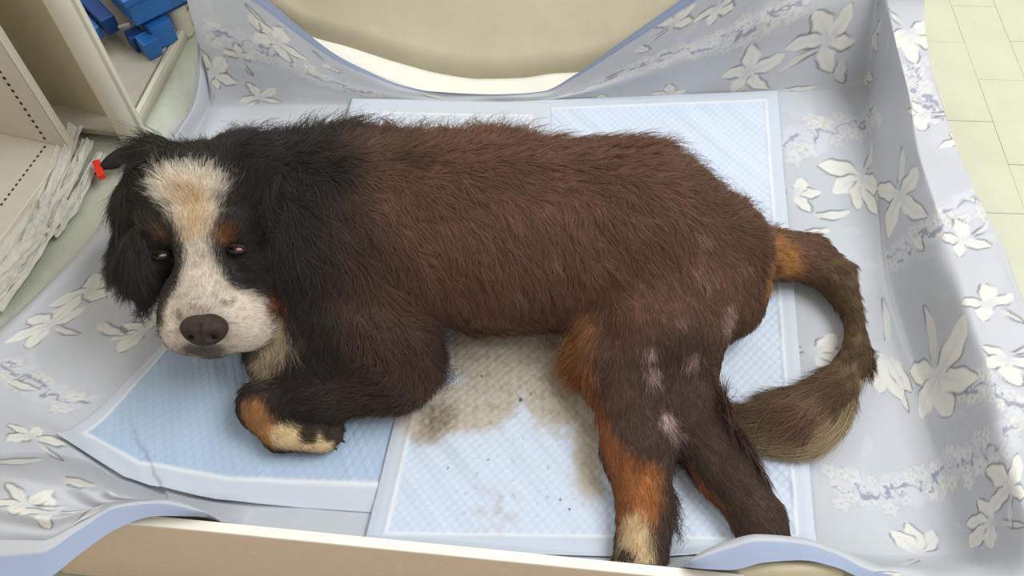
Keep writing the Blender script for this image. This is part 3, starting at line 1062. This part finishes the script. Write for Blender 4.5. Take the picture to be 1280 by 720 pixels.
# weight flattens it where it lies on the pads
dv[:, 2] = np.maximum(dv[:, 2], .0275)

dog = empty('dog', tuple(U(620, 300, 0) * W(1, 1, 0) + W(0, 0, .02)), 'large shaggy dark brown dog with white blaze and tan legs on the pads', 'dog')
M_COAT = attr_mat('dog_skin', .9, 400, .3, spec=.05)
me = bpy.data.meshes.new('body')
me.from_pydata(dv.tolist(), [], body_faces)
me.update()
body = bpy.data.objects.new('body', me)
COL.objects.link(body)
nv_ = np.zeros(len(dv) * 3, np.float32)
me.vertices.foreach_get('normal', nv_)
VN = nv_.reshape(-1, 3).astype(float)
if (VN * (dv - dv.mean(0))).sum(1).mean() < 0:
    me.flip_normals()
    VN = -VN
me.polygons.foreach_set('use_smooth', [True] * len(me.polygons))
me.materials.append(M_COAT)
body.parent = dog
body.matrix_parent_inverse = Matrix.Translation(dog.location).inverted()
bvh = BVHTree.FromPolygons([tuple(v) for v in dv], body_faces)


def on_body(px, py):
    d = ray(px, py)
    hit = bvh.ray_cast(Vector(CP), Vector(d / np.linalg.norm(d)))
    return (np.array(hit[0]), np.array(hit[1])) if hit[0] is not None else (U(px, py, .05), np.array([0, 0, 1.0]))


# --- coat colours, lifted for haze, with markings that sit at places on the body
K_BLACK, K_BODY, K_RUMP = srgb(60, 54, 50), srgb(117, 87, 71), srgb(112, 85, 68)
K_LEG, K_TAN, K_RUST = srgb(82, 66, 57), srgb(184, 133, 86), srgb(160, 102, 64)
K_WHITE, K_CREAMF, K_TAIL = srgb(238, 228, 210), srgb(214, 188, 146), srgb(106, 86, 64)
K_MUZZLE = srgb(212, 200, 184)


def coat(p, jitter):
    x = p[:, 0]
    hx, hy, _ = proj(p)
    n = noise2(p[:, 0] * 1.0 + p[:, 2], p[:, 1] - p[:, 2] * .7, 9, 71, 3)
    c = np.empty((len(p), 3))
    f = np.clip((x + .31 + .03 * n + .25 * np.clip(p[:, 1] - 1.0, 0, .2)) / .17, 0, 1)[:, None]
    c[:] = K_BLACK * (1 - f) + K_BODY * f  # hazy glow over the mid body is put into this brown
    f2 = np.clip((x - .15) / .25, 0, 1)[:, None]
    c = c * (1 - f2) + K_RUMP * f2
    c *= (1 + .14 * n)[:, None]

    def mark(pts, rad, col_, soft=.012, str_=1.0, limit=None):
        nonlocal c
        P_ = [np.asarray(q, float) for q in pts]
        best = np.full(len(p), 9.0)
        for i in range(max(1, len(P_) - 1)):
            a = P_[i]
            b = P_[min(i + 1, len(P_) - 1)]
            ab = b - a
            t = np.clip(((p - a) @ ab) / max(ab @ ab, 1e-9), 0, 1)
            r_ = rad if np.isscalar(rad) else rad[i] + (rad[min(i + 1, len(rad) - 1)] - rad[i]) * t
            best = np.minimum(best, np.linalg.norm(p - a - t[:, None] * ab, axis=1) - r_)
        m_ = np.clip(-(best + jitter * .006 + .004 * n) / soft + .5, 0, 1) * str_
        if limit is not None:
            m_ = m_ * limit
        c = c * (1 - m_[:, None]) + col_ * m_[:, None]

    B = lambda a, b: on_body(a, b)[0]
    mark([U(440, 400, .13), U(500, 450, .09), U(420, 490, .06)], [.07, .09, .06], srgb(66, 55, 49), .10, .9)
    # hind legs, darker below the haunch
    mark([B(850, 470), B(900, 570), U(955, 680, .05)], [.09, .08, .08], K_LEG, .06)
    mark([U(800, 500, .08), U(800, 590, .06), U(800, 690, .05)], [.07, .08, .08], K_LEG, .05)
    # tan on the inside of the front hind leg, the white toe tip
    mark([B(738, 396), B(728, 430), B(732, 462)], [.018, .026, .022], K_TAN * .9, .025, .9)
    mark([B(732, 460), B(748, 510), B(762, 560), B(785, 600), B(790, 640)], [.020, .020, .020, .036, .036], K_RUST, .018)
    mark([B(815, 595), B(808, 635)], [.020, .022], srgb(180, 116, 66), .016, .7)
    mark([B(846, 640), B(842, 690)], [.020, .024], K_LEG, .010)
    mark([B(792, 655), B(790, 700)], [.020, .034], K_CREAMF, .014)
    mark([B(774, 693), B(786, 697)], .009, K_LEG, .006)
    mark([B(845, 668), B(842, 700)], [.018, .024], K_LEG, .008)
    mark([B(852, 588), B(875, 610), B(897, 645), B(912, 676)], [.010, .014, .013, .012], K_RUST, .010)
    # under the tail
    mark([B(973, 305), B(985, 332)], [.020, .026], srgb(180, 130, 78), .02, .95)
    mark([B(960, 335), B(958, 365)], [.014, .010], srgb(190, 140, 84), .016, .8)
    mark([U(1052, 352, .05), U(1080, 400, .04), U(1074, 446, .04), U(1040, 483, .03)], .06, K_TAIL, .03, .8)
    # fore leg: tan wrist, pale paw with dark toes
    mark([B(318, 512), B(322, 532), B(340, 548)], [.024, .024, .016], K_TAN * .85, .012)
    mark([B(352, 548), B(405, 556)], [.020, .014], K_CREAMF, .012)
    mark([B(385, 543)], .013, srgb(64, 54, 46), .006)
    mark([B(411, 541)], .012, srgb(64, 54, 46), .006)
    mark([B(424, 545)], .010, srgb(72, 60, 50), .006)
    # scurfy bald patches
    for a, b, r_, s_ in ((815, 440, .011, .95), (835, 527, .010, .95), (873, 293, .008, .7), (910, 397, .022, .55), (818, 468, .010, .6), (866, 452, .012, .5), (845, 545, .006, .6), (866, 330, .006, .5), (880, 345, .005, .5), (850, 400, .006, .4), (690, 320, .006, .4), (740, 330, .006, .3), (790, 275, .006, .3), (925, 335, .008, .5)):
        mark([B(a, b)], r_, srgb(190, 162, 156), .010, s_)
    # white chest tuft below the chin
    mark([B(352, 415), B(335, 445)], [.018, .030], srgb(206, 186, 152), .025, .8)
    # blaze over forehead and muzzle
    mark([B(212, 235), B(262, 233)], [.024, .024], K_WHITE, .026)
    mark([B(238, 238), B(240, 268), B(242, 300)], [.040, .032, .019], K_WHITE, .020)
    mark([B(240, 250), B(244, 296)], [.020, .018], srgb(206, 174, 128), .035, .85)
    mark([B(247, 318), B(252, 350)], [.022, .038], K_MUZZLE, .014)
    mark([B(235, 392), B(262, 385), B(302, 400)], [.050, .060, .050], K_MUZZLE, .014)
    mark([B(222, 425), B(262, 440), B(318, 425)], [.030, .038, .034], K_MUZZLE, .012)
    mark([B(256, 390), B(258, 402)], [.022, .026], srgb(150, 136, 126), .03, .6)
    mark([B(240, 438), B(262, 442), B(286, 444)], [.016, .022, .016], srgb(84, 74, 68), .012, .9)
    mark([B(250, 456), B(290, 452), B(322, 438), B(340, 424)], [.004, .005, .004, .003], srgb(70, 58, 52), .006, .8)
    mark([B(253, 322)], .005, srgb(110, 96, 86), .008, .8)
    for a, b in ((241, 383), (225, 395), (281, 380)):
        mark([B(a, b)], .004, srgb(100, 90, 84), .006, .7)
    # tan eyebrows and cheek
    mark([B(203, 295)], .009, srgb(124, 88, 62), .010, .85)
    mark([B(281, 295)], .011, srgb(146, 98, 64), .010, .9)
    mark([B(345, 372), B(338, 388)], [.012, .012], srgb(128, 66, 40), .014, .8)
    return c


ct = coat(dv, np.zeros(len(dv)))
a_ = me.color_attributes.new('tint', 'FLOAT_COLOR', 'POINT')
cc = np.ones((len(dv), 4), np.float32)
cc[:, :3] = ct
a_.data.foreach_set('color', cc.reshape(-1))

# --- which way the hair lies: (from, to, height, length, lift, wave)
FLOW = []


def flow(pts, ln, lift, wave, world=False):
    P_ = [np.asarray(q, float) if world else (on_body(*q[:2])[0]) for q in pts]
    for a, b in zip(P_[:-1], P_[1:]):
        n = max(1, int(np.linalg.norm(b - a) / .025))
        d = (b - a) / np.linalg.norm(b - a)
        for i in range(n + 1):
            FLOW.append((*(a + (b - a) * i / n), *d, ln, lift, wave))


for q in range(350, 900, 45):
    y0 = 182 if q < 820 else 182 + (q - 820) * .55
    flow([(q, y0 - 8), (q + 16, y0 - 24)], .045, .8, .7)
    flow([(q, y0 + 18), (q + 30, y0 + 16)], .038, .55, .6)
    flow([(q, y0 + 44), (q + 28, y0 + 62)], .034, .42, .6)
for q in (905, 930, 950):
    flow([(q - 22, 262 + (q - 905) * .7), (q + 6, 240 + (q - 905) * .8)], .030, .6, .5)
for q in range(470, 900, 60):
    flow([(q, 258), (q + 30, 290), (q + 48, 340)], .034, .34, .7)
for q in range(480, 720, 60):
    flow([(q, 345), (q + 14, 400)], .036, .35, .7)
flow([(470, 390), (560, 410), (680, 405)], .036, .35, .7)
flow([(500, 420), (540, 470)], .040, .4, .8)
flow([(800, 320), (850, 420), (840, 500)], .018, .25, .4)
flow([(900, 320), (930, 420)], .016, .25, .3)
flow([(790, 480), (800, 560), (805, 640)], .016, .25, .3)
flow([(740, 410), (728, 460), (740, 500)], .034, .4, .7)
flow([(850, 500), (900, 580), (950, 650)], .015, .25, .3)
flow([(800, 650), (796, 695)], .012, .3, .3)
flow([(845, 600), (845, 690)], .020, .5, .9)
flow([(985, 310), (1040, 335), (1085, 390), (1085, 430)], .020, .22, .3)
flow([U(1090, 385, .05), U(1098, 420, .045), U(1090, 455, .04), U(1065, 490, .035)], .022, .12, .3, True)
flow([U(1088, 425, .05), U(1078, 465, .04), U(1045, 505, .03), U(1010, 545, .03)], .042, .08, .8, True)
flow([U(1060, 470, .05), U(1010, 505, .045), U(950, 525, .04), U(905, 535, .04)], .095, .15, 1.0, True)
flow([U(1040, 500, .03), U(990, 540, .03), U(920, 552, .03)], .100, .15, 1.0, True)
flow([(520, 480), (420, 480), (345, 495)], .030, .35, .6)
flow([(318, 500), (330, 540)], .009, .25, .2)
flow([(350, 545), (400, 550)], .008, .25, .2)
flow([(390, 430), (420, 470)], .045, .4, .8)
# head
flow([(242, 300), (240, 230), (238, 185)], .022, .45, .3)
flow([(205, 300), (200, 285)], .009, .35, .2)
flow([(279, 300), (284, 284)], .009, .35, .2)
flow([(225, 280), (195, 240), (175, 200)], .030, .40, .4)
flow([(275, 280), (300, 235), (330, 200)], .030, .40, .4)
flow([(195, 190), (165, 260), (160, 330), (172, 372)], .060, .20, .9)
flow([(330, 200), (370, 280), (385, 350), (375, 405)], .060, .22, 1.0)
flow([(400, 200), (440, 300), (450, 380)], .055, .30, .9)
flow([(340, 170), (420, 165)], .050, .6, .7)
flow([(250, 165), (300, 160)], .045, .7, .6)
flow([(252, 385), (250, 320)], .007, .25, .1)
flow([(225, 405), (212, 380), (202, 350)], .007, .2, .15)
flow([(290, 405), (325, 395), (342, 385)], .007, .18, .15)
flow([(280, 435), (310, 430), (338, 415)], .007, .15, .15)
flow([(300, 345), (330, 365)], .016, .25, .3)
flow([(262, 440), (300, 445)], .006, .3, .1)
flow([HP(345, 395, .02), HP(330, 465, .0)], .045, .4, 1.0, True)
FLOW = np.array(FLOW)


def make_fur(name, count, keep, seed, len_mul=1.0, rad=.00034, npts=6):
    r = np.random.default_rng(seed)
    tri = np.concatenate([dq[:, [0, 1, 2]], dq[:, [0, 2, 3]]])
    A, B_, C_ = dv[tri[:, 0]], dv[tri[:, 1]], dv[tri[:, 2]]
    ar = np.linalg.norm(np.cross(B_ - A, C_ - A), axis=1)
    cen = (A + B_ + C_) / 3
    wt = ar * keep(cen, VN[tri[:, 0]])
    pick = r.choice(len(tri), count, p=wt / wt.sum())
    u, v = r.random(count), r.random(count)
    fl = u + v > 1
    u[fl], v[fl] = 1 - u[fl], 1 - v[fl]
    t3 = tri[pick]
    root = dv[t3[:, 0]] + u[:, None] * (dv[t3[:, 1]] - dv[t3[:, 0]]) + v[:, None] * (dv[t3[:, 2]] - dv[t3[:, 0]])
    nrm = VN[t3[:, 0]] + VN[t3[:, 1]] + VN[t3[:, 2]]
    nrm /= np.linalg.norm(nrm, axis=1)[:, None] + 1e-9
    d = np.zeros((count, 3)); L_ = np.zeros(count); lf = np.zeros(count); wv = np.zeros(count); tot = np.zeros(count)
    for f in FLOW:
        q = np.exp(-np.sum((root - f[:3]) ** 2, 1) / (2 * .028 ** 2)) + 1e-6 / (.01 + np.sum((root - f[:3]) ** 2, 1))
        d += q[:, None] * f[3:6]
        L_ += q * f[6]; lf += q * f[7]; wv += q * f[8]; tot += q
    L_ /= tot; lf /= tot; wv /= tot
    d -= (d * nrm).sum(1)[:, None] * nrm
    d /= np.linalg.norm(d, axis=1)[:, None] + 1e-9
    side = np.cross(nrm, d)
    # locks: neighbours bend together
    s1 = noise2(root[:, 0] + root[:, 2] * .8, root[:, 1] - root[:, 2] * .6, 14, seed + 1, 2)
    s2 = noise2(root[:, 0] * .9 - root[:, 2], root[:, 1] + root[:, 2] * .5, 40, seed + 2, 2)
    bend = (.45 * s1 + .40 * s2) * (.4 + wv) + r.normal(0, .12, count)
    cell = np.floor(root / .011).astype(np.int64)
    h = (cell[:, 0] * 73856093) ^ (cell[:, 1] * 19349663) ^ (cell[:, 2] * 83492791)
    hr = lambda k: ((h * (2654435761 + k * 40503)) % 100003) / 100003.0
    cc_ = (cell + np.stack([hr(1), hr(2), hr(3)], -1)) * .011
    L_ = L_ * len_mul * (.65 + .5 * hr(4)) * r.uniform(.75, 1.15, count)
    t = np.linspace(0, 1, npts)[None, :, None]
    Lx = L_[:, None, None]
    lift = (lf * (.75 + .5 * hr(5)))[:, None, None]
    dir_ = d + side * bend[:, None]
    dir_ /= np.linalg.norm(dir_, axis=1)[:, None]
    nlen = np.sqrt(1 + lift ** 2)
    pts = root[:, None, :] + Lx / nlen * (dir_[:, None, :] * (t * .85 + .15 * t * t) + nrm[:, None, :] * lift * (t - .38 * t * t))
    ph = (hr(6) * 6.28)[:, None, None]
    pts += side[:, None, :] * Lx * wv[:, None, None] * .10 * np.sin(t * 5.2 + ph) * t
    pts += (cc_ - root)[:, None, :] * .55 * np.clip(L_ / .032, 0, 1)[:, None, None] * t ** 1.3
    pts[:, :, 2] -= (Lx[:, :, 0] * .12) * (t[:, :, 0] ** 2)
    pts[:, 1:, 2] = np.maximum(pts[:, 1:, 2], .0285 + .004 * r.random((count, 1)))
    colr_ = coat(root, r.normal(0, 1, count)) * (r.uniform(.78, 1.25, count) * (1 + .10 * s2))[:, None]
    cd = bpy.data.hair_curves.new(name)
    cd.add_curves([npts] * count)
    cd.points.foreach_set('position', pts.reshape(-1).astype(np.float32))
    rr = (rad * (1 - .8 * t[0, :, 0]))[None, :] * np.ones((count, 1)) * (.7 + .5 * np.clip(L_ / .03, 0, 1.3))[:, None]
    cd.points.foreach_set('radius', rr.reshape(-1).astype(np.float32))
    at = cd.attributes.new('tint', 'FLOAT_COLOR', 'CURVE')
    c4 = np.ones((count, 4), np.float32)
    c4[:, :3] = colr_
    at.data.foreach_set('color', c4.reshape(-1))
    cd.materials.append(M_HAIR)
    o = bpy.data.objects.new(name, cd)
    COL.objects.link(o)
    o.parent = dog
    o.matrix_parent_inverse = Matrix.Translation(dog.location).inverted()
    o['kind'] = 'stuff'
    return o


M_HAIR = attr_mat('dog_hair', .55, 1, 0, spec=.18)
up = lambda c, n: np.clip(.35 + n @ np.array([0, -.3, .9]) + .5, .05, 1)
head_d = lambda c: np.exp(-(np.linalg.norm(c - HP(245, 330, .03), axis=1) / .16) ** 4)
tail_d = lambda c: np.clip((c[:, 0] - U(1000, 330, .05)[0]) / .02, 0, 1)
make_fur('coat', 150000, lambda c, n: up(c, n) * (1 - head_d(c)) * (1 - tail_d(c)), 101)
make_fur('head_fur', 45000, lambda c, n: up(c, n) * head_d(c), 102, 1.0, .00028)
make_fur('tail_fur', 20000, lambda c, n: tail_d(c) + 0 * up(c, n), 103, 1.0, .0003, 9)

guard = lambda c, n: np.exp(-(np.clip(n[:, 2], 0, 1) - .75) ** 2 / .08) * np.clip(n[:, 1] * 2, 0, 1) * (c[:, 2] > .15) * (c[:, 0] < U(960, 280, .1)[0])
make_fur('guard_hair', 4500, guard, 104, 1.9, .0003, 7)

def wisps(name, guides, count, spread, rad, seed, cols, npts=12):
    """loose locks that follow guide paths: each guide is a list of (px, py, height)"""
    r = np.random.default_rng(seed)
    G = np.array([[U(*q) for q in g] for g in guides])
    w = r.random(count) * (len(guides) - 1)
    w = np.round(w * 6) / 6 + r.normal(0, .10, count)               # gather into locks
    w = np.clip(w, 0, len(guides) - 1.0001)
    i0 = w.astype(int)
    fr_ = (w - i0)[:, None, None]
    P_ = G[i0] * (1 - fr_) + G[np.minimum(i0 + 1, len(guides) - 1)] * fr_
    P_ = P_ + r.normal(0, spread, P_.shape) * np.linspace(.6, 1.2, P_.shape[1])[None, :, None]
    t = np.linspace(0, 1, npts) * r.uniform(.7, 1.0, count)[:, None]
    kk = P_.shape[1]
    pts = np.zeros((count, npts, 3))
    for q in range(count):
        pts[q] = pchip(np.linspace(0, 1, kk), P_[q], t[q])
    pts[:, :, :2] += (.003 * np.sin(t * 9 + r.uniform(0, 6, count)[:, None]) * t)[..., None]
    pts[..., 2] = np.maximum(pts[..., 2], .0285)
    cd = bpy.data.hair_curves.new(name)
    cd.add_curves([npts] * count)
    cd.points.foreach_set('position', pts.reshape(-1).astype(np.float32))
    cd.points.foreach_set('radius', (rad * (1 - .75 * np.linspace(0, 1, npts))[None, :] * np.ones((count, 1))).reshape(-1).astype(np.float32))
    mixv = np.clip(w / max(len(guides) - 1, 1) + r.normal(0, .22, count), 0, 1)[:, None]
    c4 = np.ones((count, 4), np.float32)
    c4[:, :3] = (cols[0] * (1 - mixv) + cols[1] * mixv) * r.uniform(.75, 1.2, count)[:, None]
    at = cd.attributes.new('tint', 'FLOAT_COLOR', 'CURVE')
    at.data.foreach_set('color', c4.reshape(-1))
    cd.materials.append(M_HAIR)
    o = bpy.data.objects.new(name, cd)
    COL.objects.link(o)
    o.parent = dog
    o.matrix_parent_inverse = Matrix.Translation(dog.location).inverted()
    o['kind'] = 'stuff'
    return o


wisps('tail_plume', [[(1060, 462, .05), (1000, 486, .05), (940, 508, .04), (908, 500, .035)],
                     [(1056, 476, .05), (1000, 506, .05), (935, 530, .04), (892, 522, .03)],
                     [(1060, 484, .045), (1010, 530, .04), (950, 552, .035), (895, 535, .03)],
                     [(1066, 482, .045), (1035, 545, .035), (985, 568, .03), (920, 556, .03)],
                     [(1072, 476, .045), (1055, 535, .035), (1020, 566, .03), (985, 572, .03)]], 2600, .006, .00036, 201, (K_TAIL * .9, srgb(176, 156, 122)))
wisps('belly_hair', [[(560, 440, .08), (558, 456, .05), (572, 462, .04), (566, 476, .03)], [(552, 455, .07), (548, 472, .05), (556, 486, .04), (548, 494, .03)]], 60, .006, .00036, 202, (K_BODY * .7, K_BODY * .7))
wisps('belly_hair', [[(668, 425, .09), (678, 436, .06), (682, 440, .05)], [(690, 420, .09), (690, 436, .06), (676, 446, .05)]], 18, .005, .00036, 203, (K_BODY * .7, K_BODY))
wisps('leg_feather', [[(728, 405, .12), (712, 425, .09), (702, 440, .06), (694, 452, .045)], [(735, 430, .11), (716, 452, .08), (704, 466, .05), (690, 470, .04)], [(742, 460, .09), (728, 478, .06), (720, 488, .05), (716, 494, .04)]], 700, .007, .00036, 204, (K_TAN * .9, K_RUST))
wisps('leg_feather', [[(836, 604, .065), (843, 616, .055), (848, 626, .045), (842, 634, .04)], [(836, 646, .055), (844, 660, .045), (850, 676, .038), (846, 690, .03)]], 160, .005, .00034, 205, (K_LEG * .8, K_LEG * .8))
wisps('chin_hair', [[(350, 408, .15), (352, 425, .12), (345, 445, .09), (332, 468, .06)], [(330, 440, .13), (332, 452, .10), (324, 464, .08), (312, 474, .06)]], 420, .007, .00034, 206, (srgb(190, 168, 134), srgb(212, 196, 164)))
wisps('ear_hair', [[(176, 372, .15), (172, 384, .12), (170, 394, .10), (166, 400, .09)], [(190, 372, .15), (188, 384, .12), (186, 396, .10), (182, 404, .09)]], 130, .006, .00036, 207, (K_BLACK, K_BLACK))

# --- nose, eyes, claws
M_NOSE = plain('dog_nose', (64, 54, 48), .65, .18, 90, .9, 300, .15)
M_EYE = plain('dog_eye', (30, 20, 16), .22, .1, 40, 0, 1, .5)
M_EYESHEEN = plain('pale_eye_sheen', (176, 160, 146), .35, .06, 60, 0, 1, .5)  # highlight on the left eye, painted as a pale patch
M_EYEP = plain('pink_inner_eyelid', (196, 118, 124), .3, .08, 60, 0, 1, .5)
M_LID = plain('eyelid_skin', (36, 30, 28), .5, .1, 60)
M_CLAW = plain('claw', (58, 50, 44), .4, .1, 60)
M_DARK = plain('nostril', (16, 13, 13), .7)

npos, nn = on_body(256, 412)
bm = bmesh.new()
bmesh.ops.create_uvsphere(bm, u_segments=48, v_segments=32, radius=1)
for v in bm.verts:
    x, y, z = v.co                         # x across, y up the picture plane, z towards the viewer
    wx_ = .036 * (1 + .12 * y)
    nx, ny, nz2 = x * wx_, y * .0255, z * .022
    if z > 0:
        nz2 -= .005 * math.exp(-(x / .12) ** 2) * (1 if y < .3 else .4)          # middle groove
        for sx in (-1, 1):
            g = math.exp(-(((x - sx * .50) / .20) ** 2 + ((y + .42) / .17) ** 2))
            nz2 -= .013 * g
        nz2 += .003 * math.exp(-((y - .1) / .4) ** 2)
    v.co = Vector(npos + CR * nx + CU * ny - CF * (nz2 + .001))
nose = bm_obj('nose', bm, M_NOSE, dog, True)
for sx, yy in ((-1, -.46), (1, -.46)):
    bm = bmesh.new()
    bmesh.ops.create_uvsphere(bm, u_segments=16, v_segments=10, radius=1)
    for v in bm.verts:
        x, y, z = v.co
        v.co = Vector(npos + CR * (sx * .018 + x * .0058) + CU * (-.0115 + y * .0036 + .12 * sx * x * .01) - CF * (z * .004 + .0065))
    o = bm_obj('nostril', bm, M_DARK, None, True)
    o.parent = nose
    o.matrix_parent_inverse = Matrix.Translation(dog.location).inverted() @ Matrix.Translation(dog.location)


def eye(px, py, inner_mat, ix, iy):
    p, n = on_body(px, py)
    bm = bmesh.new()
    bmesh.ops.create_uvsphere(bm, u_segments=24, v_segments=16, radius=.0095)
    bmesh.ops.translate(bm, vec=tuple(p - n * .002), verts=bm.verts)
    e = bm_obj('eye', bm, M_EYE, dog, True)
    # pink inner eyelid on one eye, a painted pale sheen on the other
    bm = bmesh.new()
    bmesh.ops.create_uvsphere(bm, u_segments=16, v_segments=10, radius=1)
    for v in bm.verts:
        x, y, z = v.co
        v.co = Vector(p + CR * (ix + x * .0084) + CU * (iy + y * .0056) - CF * (z * .004 + .0072))
    o = bm_obj('inner_lid_or_sheen', bm, inner_mat, None, True)
    o.parent = e
    # upper and lower lids
    for s_, hh in ((1, .0042), (-1, -.0066)):
        bm = bmesh.new()
        ring = []
        for i in range(15):
            a = math.pi * i / 14
            cx, cy = math.cos(a) * .0155, math.sin(a) * hh
            base_ = p + CR * cx + CU * cy - CF * (.0095 - .35 * (cx / .0155) ** 2 * .016)
            ring.append([bm.verts.new(tuple(base_ + CU * (math.cos(b) * .0036) - CF * (math.sin(b) * .0036))) for b in np.linspace(0, 2 * math.pi, 9)[:-1]])
        for a, b in zip(ring[:-1], ring[1:]):
            for i in range(8):
                bm.faces.new((a[i], a[(i + 1) % 8], b[(i + 1) % 8], b[i]))
        bmesh.ops.recalc_face_normals(bm, faces=bm.faces[:])
        lo = bm_obj('eyelid', bm, M_LID, None, True)
        lo.parent = e


eye(203, 318, M_EYESHEEN, .003, -.003)
eye(297, 311, M_EYEP, .002, -.001)


def claw(px, py, z, dx_, dy_):
    a = U(px, py, z)
    d = U(px + dx_, py + dy_, z - .006) - a
    bm = bmesh.new()
    prev = None
    for k, (t, rr) in enumerate(((0, .0042), (.4, .0036), (.8, .0022), (1.0, .0006))):
        c_ = a + d * t - np.array([0, 0, .004 * t * t])
        ring = [bm.verts.new((c_[0] + rr * math.cos(b), c_[1] + rr * .6 * math.sin(b), c_[2] + rr * math.sin(b))) for b in np.linspace(0, 6.2832, 9)[:-1]]
        if prev:
            for i in range(8):
                bm.faces.new((prev[i], prev[(i + 1) % 8], ring[(i + 1) % 8], ring[i]))
        prev = ring
    bm.faces.new(prev)
    bmesh.ops.recalc_face_normals(bm, faces=bm.faces[:])
    bm_obj('claw', bm, M_CLAW, dog, True)


for a in ((414, 558, .030, 7, 3), (424, 549, .032, 7, 3), (425, 536, .032, 7, 2), (776, 704, .034, -4, 9), (789, 711, .034, -1, 9), (804, 711, .034, 2, 9), (817, 705, .034, 4, 9)):
    claw(*a)
